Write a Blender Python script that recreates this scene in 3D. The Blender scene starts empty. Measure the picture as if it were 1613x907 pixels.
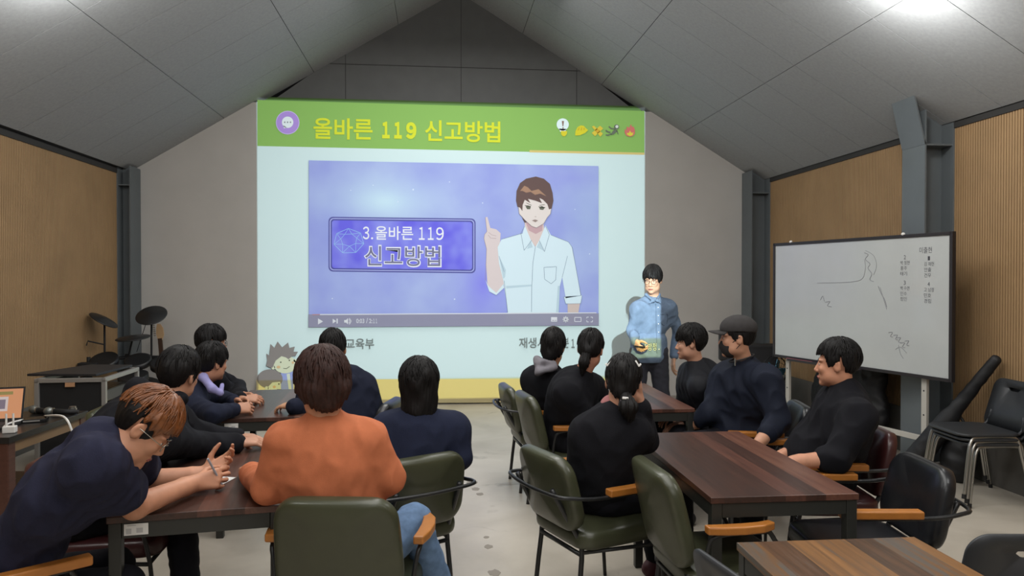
import bpy, bmesh, math, random
import numpy as np
from mathutils import Vector, Matrix
from math import sin, cos, pi, radians, atan, sqrt
random.seed(7); np.random.seed(7)
SC = bpy.context.scene
COL = SC.collection

# ------------------------------------------------------------ camera, light, exposure
FPX, CAM_H, YAW, PITCH = 1140.0, 1.62, radians(5.8), atan(13.5/1140.0)
cam_d = bpy.data.cameras.new('camera'); cam = bpy.data.objects.new('camera', cam_d); COL.objects.link(cam)
cam_d.sensor_fit = 'HORIZONTAL'; cam_d.sensor_width = 36.0; cam_d.lens = 36.0*FPX/1613.0
cam_d.clip_start = 0.05; cam_d.clip_end = 60
cam.location = (0, 0, CAM_H); cam.rotation_euler = (pi/2-PITCH, 0, -YAW)
SC.camera = cam
SC.view_settings.view_transform = 'Standard'; SC.view_settings.look = 'None'
SC.view_settings.exposure = -0.38; SC.view_settings.gamma = 1.0; SC.view_settings.use_curve_mapping = False
w = bpy.data.worlds.new('world'); SC.world = w; w.use_nodes = True
w.node_tree.nodes['Background'].inputs[0].default_value = (0.5, 0.52, 0.58, 1)
w.node_tree.nodes['Background'].inputs[1].default_value = 0.10

def area(name, loc, size, power, color=(1, .985, .955), rot=(0, 0, 0), size_y=None, spread=180):
    d = bpy.data.lights.new(name, 'AREA'); d.energy = power; d.color = color; d.size = size
    if size_y: d.shape = 'RECTANGLE'; d.size_y = size_y
    d.spread = radians(spread)
    o = bpy.data.objects.new(name, d); COL.objects.link(o); o.location = loc; o.rotation_euler = rot
    return o
def bulb(name, loc, power, radius=.12, color=(1, .985, .955)):
    d = bpy.data.lights.new(name, 'POINT'); d.energy = power; d.shadow_soft_size = radius; d.color = color
    o = bpy.data.objects.new(name, d); COL.objects.link(o); o.location = loc
    return o
# pendant lamps under the pitched ceiling, all above the upper edge of the photograph
for i, (x, y, z, p) in enumerate(((-2.35, 5.15, 3.58, 52), (3.0, 4.62, 3.42, 56), (-2.3, 1.2, 3.6, 85), (2.9, 1.0, 3.5, 85))):
    bulb('pendant_light', (x, y, z), p)
area('ceiling_fill_light', (.3, 2.0, 4.4), 2.6, 225, size_y=5)  # wide soft fill for the room's ambient light, no fitting
area('ceiling_fill_light', (.3, 6.6, 4.75), 1.6, 150, size_y=3)  # second soft fill, added to brighten the end wall; no fitting there
area('rear_lamp_light', (.3, -2.2, 3.2), 3.0, 60, rot=(radians(50), 0, 0), size_y=1.5)

# projector high near the photographer: a spot lamp with a rectangular beam (white, amber footer)
PROJ = Vector((.70, .80, 2.55))
SX0, SX1, SZ0, SZ1, WALL_Y = -2.285, 2.745, 0.06, 3.865, 9.46
def projector_light():
    d = bpy.data.lights.new('projector_light', 'SPOT'); d.energy = 4300; d.spot_size = radians(75); d.spot_blend = 0
    d.shadow_soft_size = .012; d.color = (.93, 1, 1)
    o = bpy.data.objects.new('projector_light', d); COL.objects.link(o); o.location = PROJ; o.rotation_euler = (pi/2, 0, 0)
    d.use_nodes = True; nt = d.node_tree; N = nt.nodes; L = nt.links
    em = [n for n in N if n.type == 'EMISSION'][0]
    tc = N.new('ShaderNodeTexCoord'); sp = N.new('ShaderNodeSeparateXYZ'); L.new(tc.outputs['Normal'], sp.inputs[0])
    def mth(op, a, b=None):
        n = N.new('ShaderNodeMath'); n.operation = op
        for i, v in enumerate((a, b)):
            if v is None: continue
            if isinstance(v, (int, float)): n.inputs[i].default_value = v
            else: L.new(v, n.inputs[i])
        return n.outputs[0]
    az = mth('ABSOLUTE', sp.outputs[2])
    u = mth('DIVIDE', sp.outputs[0], az); v = mth('DIVIDE', sp.outputs[1], az)
    D = WALL_Y-PROJ.y
    x0, x1, z0, z1 = (SX0-PROJ.x)/D, (SX1-PROJ.x)/D, (SZ0-PROJ.z)/D, (SZ1+.05-PROJ.z)/D
    m = mth('MULTIPLY', mth('MULTIPLY', mth('GREATER_THAN', u, x0), mth('LESS_THAN', u, x1)),
            mth('MULTIPLY', mth('GREATER_THAN', v, z0), mth('LESS_THAN', v, z1)))
    mx = N.new('ShaderNodeMix'); mx.data_type = 'RGBA'
    L.new(mth('LESS_THAN', v, (.33-PROJ.z)/D), mx.inputs[0])
    mx.inputs[6].default_value = (.93, 1, 1, 1); mx.inputs[7].default_value = (.80, .74, .30, 1)
    L.new(mx.outputs[2], em.inputs[0]); L.new(m, em.inputs[1])
projector_light()

# ------------------------------------------------------------ helpers
_F = Vector((sin(YAW)*cos(PITCH), cos(YAW)*cos(PITCH), -sin(PITCH))); _R = Vector((cos(YAW), -sin(YAW), 0)); _U = _R.cross(_F)
_C = Vector((0, 0, CAM_H))
def ray(u, v): return _F + _R*((u-806.5)/FPX) + _U*((453.5-v)/FPX)
def at(u, v, d): return _C + ray(u, v)*d                 # point seen at (u, v), d metres ahead
def onz(u, v, z): r = ray(u, v); return _C + r*((z-CAM_H)/r.z)
def ony(u, v, y): r = ray(u, v); return _C + r*(y/r.y)
def V(*a): return Vector(a)

def lin(h):
    c = [int(h[i:i+2], 16)/255 for i in (0, 2, 4)]
    return tuple(x/12.92 if x <= .04045 else ((x+.055)/1.055)**2.4 for x in c)
MATS = {}
def mat(name, col, rough=.6, metal=0, spec=.5, var=0, vs=8, bump=0, bs=200, emit=None, estr=0, coat=0, sheen=0, alpha=None):
    if name in MATS: return MATS[name]
    m = bpy.data.materials.new(name); m.use_nodes = True; nt = m.node_tree; N = nt.nodes; L = nt.links
    b = N['Principled BSDF']; c = lin(col) if isinstance(col, str) else col
    b.inputs['Base Color'].default_value = (*c, 1); b.inputs['Roughness'].default_value = rough
    b.inputs['Metallic'].default_value = metal; b.inputs['Specular IOR Level'].default_value = spec
    b.inputs['Coat Weight'].default_value = coat
    b.inputs['Sheen Weight'].default_value = sheen
    if emit: b.inputs['Emission Color'].default_value = (*lin(emit), 1); b.inputs['Emission Strength'].default_value = estr
    tc = N.new('ShaderNodeTexCoord')
    if var:
        n = N.new('ShaderNodeTexNoise'); n.inputs['Scale'].default_value = vs; n.inputs['Detail'].default_value = 5
        L.new(tc.outputs['Object'], n.inputs['Vector'])
        r = N.new('ShaderNodeValToRGB'); r.color_ramp.elements[0].position = .3; r.color_ramp.elements[1].position = .7
        r.color_ramp.elements[0].color = (*[x*(1-var) for x in c], 1); r.color_ramp.elements[1].color = (*[min(1, x*(1+var)) for x in c], 1)
        L.new(n.outputs['Fac'], r.inputs[0]); L.new(r.outputs[0], b.inputs['Base Color'])
    if bump:
        n = N.new('ShaderNodeTexNoise'); n.inputs['Scale'].default_value = bs; n.inputs['Detail'].default_value = 3
        L.new(tc.outputs['Object'], n.inputs['Vector'])
        p = N.new('ShaderNodeBump'); p.inputs['Strength'].default_value = bump; p.inputs['Distance'].default_value = .004
        L.new(n.outputs['Fac'], p.inputs['Height']); L.new(p.outputs[0], b.inputs['Normal'])
    if alpha is not None:
        b.inputs['Alpha'].default_value = alpha
    MATS[name] = m
    return m

def link(o, parent=None):
    COL.objects.link(o)
    if parent is not None: o.parent = parent
    return o
def tag(o, label=None, cat=None, group=None, kind=None):
    if label: o['label'] = label
    if cat: o['category'] = cat
    if group: o['group'] = group
    if kind: o['kind'] = kind
    return o
def empty(name, loc=(0, 0, 0), rz=0):
    o = bpy.data.objects.new(name, None); o.location = loc; o.rotation_euler = (0, 0, rz); o.empty_display_size = .1
    return link(o)
def thing(name, label, cat, loc=(0, 0, 0), rz=0, group=None):
    return tag(empty(name, loc, rz), label, cat, group)
def dup(root, loc, rz, label, group=None, cat=None):
    def cp(o, par):
        c = o.copy(); link(c, par)
        for ch in o.children: cp(ch, c)
        return c
    r = cp(root, None); r.location = loc; r.rotation_euler = (0, 0, rz); r['label'] = label
    if group: r['group'] = group
    return r

class MB:
    def __init__(s): s.b = bmesh.new()
    def box(s, c, d, rz=0, M=None, bev=0):
        r = bmesh.ops.create_cube(s.b, size=1)
        vs = r['verts']
        bmesh.ops.scale(s.b, vec=d, verts=vs)
        if bev:
            es = list({e for v in vs for e in v.link_edges})
            g = bmesh.ops.bevel(s.b, geom=es, offset=bev, segments=3, affect='EDGES', profile=.5)
            vs = list({v for f in g['faces'] for v in f.verts} | {v for v in vs if v.is_valid})
        T = Matrix.Translation(c) @ (M if M is not None else Matrix.Rotation(rz, 4, 'Z'))
        bmesh.ops.transform(s.b, matrix=T, verts=vs)
        return s
    def cyl(s, a, b, r, r2=None, n=16):
        a, b = Vector(a), Vector(b); d = b-a
        g = bmesh.ops.create_cone(s.b, cap_ends=True, segments=n, radius1=r, radius2=r if r2 is None else r2, depth=d.length)
        q = d.to_track_quat('Z', 'Y').to_matrix().to_4x4()
        bmesh.ops.transform(s.b, matrix=Matrix.Translation((a+b)/2) @ q, verts=g['verts'])
        return s
    def tube(s, pts, r, n=8, closed=False, smooth=0):
        P = [Vector(p) for p in pts]
        if smooth and not closed:                       # Catmull-Rom
            Q = []
            for i in range(len(P)-1):
                p0, p1, p2, p3 = P[max(i-1, 0)], P[i], P[i+1], P[min(i+2, len(P)-1)]
                for k in range(smooth):
                    t = k/smooth
                    Q.append(.5*((2*p1)+(p2-p0)*t+(2*p0-5*p1+4*p2-p3)*t*t+(3*p1-p0-3*p2+p3)*t**3))
            Q.append(P[-1]); P = Q
        m = len(P); rs = r if isinstance(r, (list, tuple)) else [r]*m
        if len(rs) != m: rs = [rs[0]+(rs[-1]-rs[0])*i/(m-1) for i in range(m)]
        rings = []; up = None
        for i in range(m):
            if closed: t = P[(i+1) % m]-P[i-1]
            else: t = P[min(i+1, m-1)]-P[max(i-1, 0)]
            t.normalize()
            if up is None: up = t.orthogonal().normalized()
            up = (up-t*up.dot(t)); up = up.normalized() if up.length > 1e-6 else t.orthogonal().normalized()
            sd = t.cross(up)
            rings.append([s.b.verts.new(P[i]+(up*cos(2*pi*k/n)+sd*sin(2*pi*k/n))*rs[i]) for k in range(n)])
        for i in range(m if closed else m-1):
            A, B = rings[i], rings[(i+1) % m]
            for k in range(n): s.b.faces.new((A[k], A[(k+1) % n], B[(k+1) % n], B[k]))
        if not closed:
            s.b.faces.new(rings[0][::-1]); s.b.faces.new(rings[-1])
        return s
    def lathe(s, prof, n=24, M=None):
        rings = []
        for r, z in prof:
            rings.append([s.b.verts.new((r*cos(2*pi*k/n), r*sin(2*pi*k/n), z)) for k in range(n)])
        for A, B in zip(rings, rings[1:]):
            for k in range(n): s.b.faces.new((A[k], A[(k+1) % n], B[(k+1) % n], B[k]))
        s.b.faces.new(rings[0][::-1]); s.b.faces.new(rings[-1])
        if M is not None: bmesh.ops.transform(s.b, matrix=M, verts=[v for R in rings for v in R])
        return s
    def prism(s, poly, th, M=None):
        """polygon in XY extruded along Z by th"""
        A = [s.b.verts.new((x, y, 0)) for x, y in poly]; B = [s.b.verts.new((x, y, th)) for x, y in poly]
        n = len(poly); s.b.faces.new(A[::-1]); s.b.faces.new(B)
        for k in range(n): s.b.faces.new((A[k], A[(k+1) % n], B[(k+1) % n], B[k]))
        if M is not None: bmesh.ops.transform(s.b, matrix=M, verts=A+B)
        return s
    def sph(s, c, r, M=None, n=16):
        g = bmesh.ops.create_uvsphere(s.b, u_segments=n, v_segments=n//2+2, radius=1)
        r = r if isinstance(r, (list, tuple)) else (r, r, r)
        T = Matrix.Translation(c) @ (M if M is not None else Matrix.Identity(4)) @ Matrix.Diagonal((*r, 1))
        bmesh.ops.transform(s.b, matrix=T, verts=g['verts'])
        return s
    def out(s, name, m, parent=None, smooth=False, bevel=0, mod=None):
        me = bpy.data.meshes.new(name)
        bmesh.ops.recalc_face_normals(s.b, faces=s.b.faces)
        s.b.to_mesh(me); s.b.free()
        if m: me.materials.append(m)
        o = bpy.data.objects.new(name, me); link(o, parent)
        if smooth: me.polygons.foreach_set('use_smooth', [True]*len(me.polygons))
        if bevel:
            b = o.modifiers.new('bevel', 'BEVEL'); b.width = bevel; b.segments = 2; b.limit_method = 'ANGLE'
        return o
def rrect(w, h, r, n=5):
    P = []
    for cx, cy, a in ((w/2-r, h/2-r, 0), (-w/2+r, h/2-r, pi/2), (-w/2+r, -h/2+r, pi), (w/2-r, -h/2+r, 3*pi/2)):
        for k in range(n+1): P.append((cx+r*cos(a+pi/2*k/n), cy+r*sin(a+pi/2*k/n)))
    return P
# ------------------------------------------------------------ implicit surfaces for bodies, clothes and hair
class SDF:
    def __init__(s, o=(0, 0, 0)): s.p = []; s.o = np.array(o, float)
    def cone(s, a, b, ra, rb=None, k=.02, sub=False):
        s.p.append(('c', np.array(a, float)-s.o, np.array(b, float)-s.o, ra, ra if rb is None else rb, k, sub)); return s
    def ell(s, c, r, R=None, k=.02, sub=False):
        s.p.append(('e', np.array(c, float)-s.o, np.array(r, float), np.eye(3) if R is None else np.array(R), k, sub)); return s
    def mesh(s, h, disp=None, clip=None, smooth=1):
        lo = np.full(3, 9.); hi = np.full(3, -9.)
        for q in s.p:
            if q[-1]: continue
            if q[0] == 'c': R = max(q[3], q[4]); l = np.minimum(q[1], q[2])-R; u = np.maximum(q[1], q[2])+R
            else: e = np.abs(q[3]) @ q[2]; l = q[1]-e; u = q[1]+e
            lo = np.minimum(lo, l); hi = np.maximum(hi, u)
        lo -= .03; hi += .03
        n = np.ceil((hi-lo)/h).astype(int)+1
        ax = [lo[i]+h*np.arange(n[i]) for i in range(3)]
        F = np.full(n, 1., np.float32)
        for q in s.p:
            k = q[-2]
            if q[0] == 'c': R = max(q[3], q[4]); l = np.minimum(q[1], q[2])-R; u = np.maximum(q[1], q[2])+R
            else: e = np.abs(q[3]) @ q[2]; l = q[1]-e; u = q[1]+e
            l = l-k-2.5*h; u = u+k+2.5*h
            i0 = np.clip(np.floor((l-lo)/h).astype(int), 0, n); i1 = np.clip(np.ceil((u-lo)/h).astype(int)+1, 0, n)
            if (i1 <= i0).any(): continue
            sl = tuple(slice(a, b) for a, b in zip(i0, i1))
            X = ax[0][sl[0]][:, None, None]; Y = ax[1][sl[1]][None, :, None]; Z = ax[2][sl[2]][None, None, :]
            if q[0] == 'c':
                a, b, ra, rb = q[1:5]; ba = b-a; L2 = max(ba @ ba, 1e-9)
                t = np.clip(((X-a[0])*ba[0]+(Y-a[1])*ba[1]+(Z-a[2])*ba[2])/L2, 0, 1)
                d = np.sqrt((X-a[0]-ba[0]*t)**2+(Y-a[1]-ba[1]*t)**2+(Z-a[2]-ba[2]*t)**2)-(ra+(rb-ra)*t)
            else:
                c, r, R = q[1:4]; x, y, z = X-c[0], Y-c[1], Z-c[2]
                w = [x*R[0, i]+y*R[1, i]+z*R[2, i] for i in range(3)]
                k0 = np.sqrt(sum((w[i]/r[i])**2 for i in range(3))); k1 = np.sqrt(sum((w[i]/r[i]**2)**2 for i in range(3)))+1e-6
                d = k0*(k0-1)/k1
            G = F[sl]
            if q[-1]: d = -d; hh = np.maximum(k-np.abs(G-d), 0)/k; F[sl] = np.maximum(G, d)+hh*hh*k/4
            else: hh = np.maximum(k-np.abs(G-d), 0)/k; F[sl] = np.minimum(G, d)-hh*hh*k/4
        X = ax[0][:, None, None]; Y = ax[1][None, :, None]; Z = ax[2][None, None, :]
        if disp is not None:
            m = np.abs(F) < .045
            I = np.nonzero(m); F[m] += disp(ax[0][I[0]], ax[1][I[1]], ax[2][I[2]]).astype(np.float32)
        if clip is not None: F = np.maximum(F, clip(X, Y, Z)).astype(np.float32)
        F[0] = F[-1] = 1; F[:, 0] = F[:, -1] = 1; F[:, :, 0] = F[:, :, -1] = 1
        # surface nets
        S = F < 0; nx, ny, nz = n-1
        cnt = np.zeros((nx, ny, nz), np.int8)
        C8 = [(i, j, k) for i in (0, 1) for j in (0, 1) for k in (0, 1)]
        for i, j, k in C8: cnt += S[i:nx+i, j:ny+j, k:nz+k]
        A = (cnt > 0) & (cnt < 8); ci = np.argwhere(A); idx = np.full(A.shape, -1, np.int64); idx[A] = np.arange(len(ci))
        P = np.zeros((len(ci), 3)); W = np.zeros(len(ci))
        fv = {c: F[ci[:, 0]+c[0], ci[:, 1]+c[1], ci[:, 2]+c[2]].astype(float) for c in C8}
        for c0 in C8:
            for axx in range(3):
                if c0[axx]: continue
                c1 = list(c0); c1[axx] = 1; f0, f1 = fv[c0], fv[tuple(c1)]
                m = (f0 < 0) != (f1 < 0); t = np.where(m, f0/np.where(m, f0-f1, 1), 0)
                q = np.array(c0, float)[None, :].repeat(len(ci), 0); q[:, axx] += t
                P += q*m[:, None]; W += m
        P = (ci+P/W[:, None])*h+lo
        Q = []
        e = np.argwhere(S[:-1, 1:-1, 1:-1] != S[1:, 1:-1, 1:-1])+[0, 1, 1]
        fl = S[e[:, 0], e[:, 1], e[:, 2]]
        Q.append((e, fl, [(0, -1, -1), (0, 0, -1), (0, 0, 0), (0, -1, 0)]))
        e = np.argwhere(S[1:-1, :-1, 1:-1] != S[1:-1, 1:, 1:-1])+[1, 0, 1]; fl = S[e[:, 0], e[:, 1], e[:, 2]]
        Q.append((e, fl, [(-1, 0, -1), (-1, 0, 0), (0, 0, 0), (0, 0, -1)]))
        e = np.argwhere(S[1:-1, 1:-1, :-1] != S[1:-1, 1:-1, 1:])+[1, 1, 0]; fl = S[e[:, 0], e[:, 1], e[:, 2]]
        Q.append((e, fl, [(-1, -1, 0), (0, -1, 0), (0, 0, 0), (-1, 0, 0)]))
        faces = []
        for e, fl, offs in Q:
            q = np.stack([idx[e[:, 0]+o[0], e[:, 1]+o[1], e[:, 2]+o[2]] for o in offs], 1)
            q[~fl] = q[~fl][:, ::-1]; faces.append(q)
        Q = np.concatenate(faces); Q = Q[(Q >= 0).all(1)]
        for _ in range(smooth):                          # one gentle Laplacian pass evens the grid
            acc = np.zeros_like(P); wt = np.zeros(len(P))
            for a in range(4):
                np.add.at(acc, Q[:, a], P[Q[:, (a+1) % 4]]); np.add.at(wt, Q[:, a], 1)
                np.add.at(acc, Q[:, a], P[Q[:, a-1]]); np.add.at(wt, Q[:, a], 1)
            P = P*.5+.5*acc/np.maximum(wt, 1)[:, None]
        return P, Q
def mesh_obj(name, P, Q, m, parent=None, smooth=True, extra=None):
    """quads from arrays; extra = (verts, quads) joined into the same mesh"""
    if extra is not None:
        P2, Q2 = extra; Q = np.concatenate([Q, np.array(Q2)+len(P)]); P = np.concatenate([P, np.array(P2)])
    me = bpy.data.meshes.new(name); me.vertices.add(len(P)); me.vertices.foreach_set('co', P.astype(np.float32).ravel())
    me.loops.add(len(Q)*4); me.loops.foreach_set('vertex_index', Q.astype(np.int32).ravel())
    me.polygons.add(len(Q)); me.polygons.foreach_set('loop_start', np.arange(0, len(Q)*4, 4, dtype=np.int32))
    me.polygons.foreach_set('use_smooth', np.full(len(Q), smooth))
    me.update(calc_edges=True); me.validate()
    me.materials.append(m)
    o = bpy.data.objects.new(name, me); link(o, parent)
    return o
def wrinkle(amp, wl, seed):
    r = np.random.RandomState(seed); K = r.normal(size=(7, 3)); K /= np.linalg.norm(K, axis=1)[:, None]
    K *= (2*pi/(wl*(.6+r.rand(7)*1.1)))[:, None]; ph = r.rand(7)*6.28
    def f(x, y, z):
        o = 0; wv = .5*np.sin(9*x+4*z+ph[0])+.5*np.sin(8*y-7*z+ph[1])
        for i in range(7): o = o+np.sin(K[i, 0]*x+K[i, 1]*y+K[i, 2]*z+ph[i]+1.6*wv)
        o = o/4
        return amp*(np.abs(o)*1.4-.5)
    return f

def hand(S, w, d, n, right, curl=(.5, .5, .5, .5), thumb=.4, sc=1., pts=None):
    """palm, four separate fingers and a thumb as chains of tapered capsules; d fingers, n the way the palm faces"""
    w = np.array(w, float); d = np.array(d, float); d /= np.linalg.norm(d); n = np.array(n, float); n -= d*(n @ d); n /= np.linalg.norm(n)
    s = np.cross(d, n)*(1 if right else -1)
    offs = (.031, .0105, -.0105, -.0305); kn = (.086, .090, .085, .074)
    ln = ((.044, .026, .021), (.049, .030, .022), (.045, .028, .021), (.035, .021, .019))
    for i in range(4):
        b = w+s*offs[i]*.55*sc+d*.012*sc; k = w+(d*kn[i]+s*offs[i])*sc
        S.cone(b, k, .0165*sc, .0115*sc, k=.014)
        a = 0; p = k; c = curl[i] if isinstance(curl, (tuple, list)) else curl
        sp = (1.5-i)*.05
        for j in range(3):
            a += c*(.9, 1.15, .8)[j]
            q = p+((d*cos(a)+n*sin(a))+s*sp)*ln[i][j]*sc
            S.cone(p, q, (.0092, .0085, .0078)[j]*sc, (.0085, .0078, .0068)[j]*sc, k=.004); p = q
        if pts is not None: pts.append(p)
    tb = w+(d*.022+s*.022+n*.006)*sc
    v1 = s*(.75-.3*thumb)+d*.65+n*(.25+.5*thumb); v1 /= np.linalg.norm(v1)
    v2 = s*(.35-.6*thumb)+d*.85+n*(.2+.6*thumb); v2 /= np.linalg.norm(v2)
    p1 = tb+v1*.045*sc; p2 = p1+(v1*.4+v2*.6)*.033*sc; p3 = p2+v2*.027*sc
    S.cone(tb, p1, .0155*sc, .0115*sc, k=.012).cone(p1, p2, .0108*sc, .0095*sc, k=.005).cone(p2, p3, .0095*sc, .0075*sc, k=.004)

def unit(v): v = np.array(v, float); return v/np.linalg.norm(v)
SKIN = {}
def skin(tone):
    if tone not in SKIN:
        m = mat('skin_'+tone, tone, rough=.52, spec=.4, var=.08, vs=25, bump=.05, bs=350)
        b = m.node_tree.nodes['Principled BSDF']; b.inputs['Subsurface Weight'].default_value = .08
        b.inputs['Subsurface Radius'].default_value = (.01, .004, .002)
        SKIN[tone] = m
    return SKIN[tone]
def cloth(name, col, rough=.9, sheen=0, bump=.35, bs=420, var=.1):
    return mat(name, col, rough=rough, spec=.2, sheen=sheen, bump=bump, bs=bs, var=var, vs=30)

class HF:                                                 # head frame: x right, y face, z up
    def __init__(s, H, fwd, roll=0, sc=1.):
        s.o = np.array(H, float); y = unit(fwd); x = unit(np.cross(y, [0, 0, 1])); z = np.cross(x, y)
        c, n = cos(roll), sin(roll); x, z = x*c-z*n, x*n+z*c
        s.R = np.stack([x, y, z], 1); s.sc = sc
    def __call__(s, x, y, z): return s.o+s.R @ (np.array([x, y, z])*s.sc)
    def loc(s, X, Y, Z, off):
        q = [X+off[0]-s.o[0], Y+off[1]-s.o[1], Z+off[2]-s.o[2]]
        return [(q[0]*s.R[0, i]+q[1]*s.R[1, i]+q[2]*s.R[2, i])/s.sc for i in range(3)]
    def M(s, root):
        m = Matrix([[*(s.R[i]*s.sc), s.o[i]-root[i]] for i in range(3)]+[[0, 0, 0, 1]])
        return m

def head_prims(S, h, jaw=1.):
    c = h.sc
    E = lambda p, r, k=.02, sub=False, R=None: S.ell(h(*p), np.array(r)*c, h.R if R is None else h.R @ R, k, sub)
    E((0, -.014, .035), (.0755, .095, .088))
    E((0, .022, -.030), (.0615*jaw, .066, .080), .03)
    E((0, .040, -.075), (.046*jaw, .046, .040), .025)
    E((0, .074, -.102), (.020, .016, .014), .02)
    E((-.045*jaw, .015, -.062), (.020, .040, .030), .03); E((.045*jaw, .015, -.062), (.020, .040, .030), .03)
    for x in (-1, 1):
        E((.033*x, .068, -.022), (.024, .020, .022), .02)          # cheek bones
        E((.030*x, .0745, .026), (.026, .014, .008), .014)         # brows
        E((.031*x, .093, .006), (.0165, .010, .0095), .010, True)  # eye sockets
        E((.031*x, .0765, .005), (.014, .010, .0085), .004)        # lids
        a = .35*x; Rz = np.array([[cos(a), -sin(a), 0], [sin(a), cos(a), 0], [0, 0, 1]])
        E((.080*x, -.006, -.002), (.0085, .0205, .032), .006, R=Rz)
        E((.089*x, -.002, .002), (.006, .011, .017), .004, True, R=Rz)
        E((.011*x, .093, -.036), (.009, .009, .0075), .007)        # nostrils
    S.cone(h(0, .080, .016), h(0, .103, -.029), .0085*c, .0115*c, k=.012)
    E((0, .0855, -.064), (.022, .010, .006), .007); E((0, .0835, -.074), (.018, .010, .006), .007)
    E((0, .099, -.069), (.018, .008, .0022), .004, True)

def hair_mesh(h, root, st):
    """st: t thickness, zf fringe, zs over the ear, zn nape, side sideburn, long / extra prims, band (y range kept)"""
    c = h.sc; t = st.get('t', .024); S = SDF(root)
    ts = st.get('ts', t*.5); S.ell(h(0, -.014, .042), np.array((.0765+ts, .096+t*.7, .086+t))*c, h.R, .01)
    for p, r in st.get('blobs', ()): S.ell(h(*p), np.array(r)*c, h.R, .03)
    zf, zs, zn, sb = st.get('zf', .05), st.get('zs', .02), st.get('zn', -.07), st.get('sb', -.01)
    long = st.get('long', False); r = np.random.RandomState(st.get('seed', 1)); ph = r.rand(12)*6.28
    off = np.array(root, float)
    cy, cz = st.get('crown', (-.035, .09))
    def strand(x, y, z):
        a = np.arctan2(x, -(y-cy))
        return (np.sin(a*31+ph[0]+2*np.sin(z*22+ph[1]))+.7*np.sin(a*57+ph[2]+3*z*12)+.6*np.sin(a*17+ph[3]+1.5*np.sin(z*30)))/2.3
    amp = st.get('amp', .0035)
    def disp(X, Y, Z):
        x, y, z = h.loc(X, Y, Z, off); return amp*c*strand(x, y, z)+.006*np.sin(48*x+ph[4])*np.sin(43*y+ph[5])*np.sin(41*z+ph[6])
    def clip(X, Y, Z):
        x, y, z = h.loc(X, Y, Z, off)
        j = .008*np.sin(x*190+ph[7]+y*120)+.007*np.sin(x*90-y*210+ph[8])+.006*np.sin(x*43+ph[9])
        if long:
            fz = np.interp(y, [-.2, .0, .03, .05, .2], [zn, zn, zn, zf, zf])+j
            side = np.abs(x) > .058
            fz = np.where(side & (y < .075), zn+j, fz)
        else:
            fz = np.interp(y, [-.2, -.05, -.034, -.024, .008, .016, .034, .046, .066, .2], [zn, zn, zn+.02, zs, zs, sb, sb, .02, zf, zf])+j
            fz = fz+np.where(y < -.02, np.maximum(0, np.abs(x)-.030)*st.get('taper', .9), 0)
            fz = fz+st.get('part', 0)*np.maximum(0, y-.05)/.05*(x*1.2)
        g = (fz-z)*c*.8
        if 'zmax' in st: g = np.maximum(g, (z-st['zmax']-.0*j)*c)
        return g
    P, Q = S.mesh(st.get('h', .005), disp, clip)
    # loose locks over the surface, from the crown down
    VV, QQ = [], []; n = st.get('locks', 130)
    for i in range(n):
        a = r.rand()*2*pi; th0 = .15+r.rand()*.9; th1 = th0+.5+r.rand()*.5; m = 6; ring = []
        for k in range(m):
            th = th0+(th1-th0)*k/(m-1); aa = a+.12*sin(3*th+ph[i % 12])
            # ellipsoid about the crown axis
            rr = 1.0+.012*sin(k+i)
            x = (.0765+ts*1.04)*sin(th)*sin(aa)*rr; y = -.014-(.096+t*.73)*sin(th)*cos(aa)*rr; z = .042+(.086+t*1.0)*cos(th)*rr
            lim = zf if y > .05 else (zs if y > -.04 else zn)
            if long and y < .05: lim = zn
            if z < lim-.012 or z > st.get('zmax', 9): break
            p = h(x, y, z)-off; wdt = .0042*c*(1-.75*k/(m-1))+.0008
            nrm = h.R @ unit((x/.08**2, (y+.014)/.1**2, (z-.042)/.1**2)); tn = unit(np.cross(nrm, h(x, y, z)-h(0, -.03, .14)+1e-5))
            ring.append([p-tn*wdt, p+nrm*.0035*c, p+tn*wdt, p-nrm*.002])
        for k in range(len(ring)-1):
            b = len(VV)
            VV += ring[k]+ring[k+1]
            QQ += [(b+j, b+(j+1) % 4, b+4+(j+1) % 4, b+4+j) for j in range(4)]
    return P, Q, ((VV, QQ) if QQ else None)

def frame(up, right):
    u = unit(up); r = np.array(right, float); r = unit(r-u*(r @ u)); return np.stack([r, np.cross(u, r), u], 1)

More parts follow.
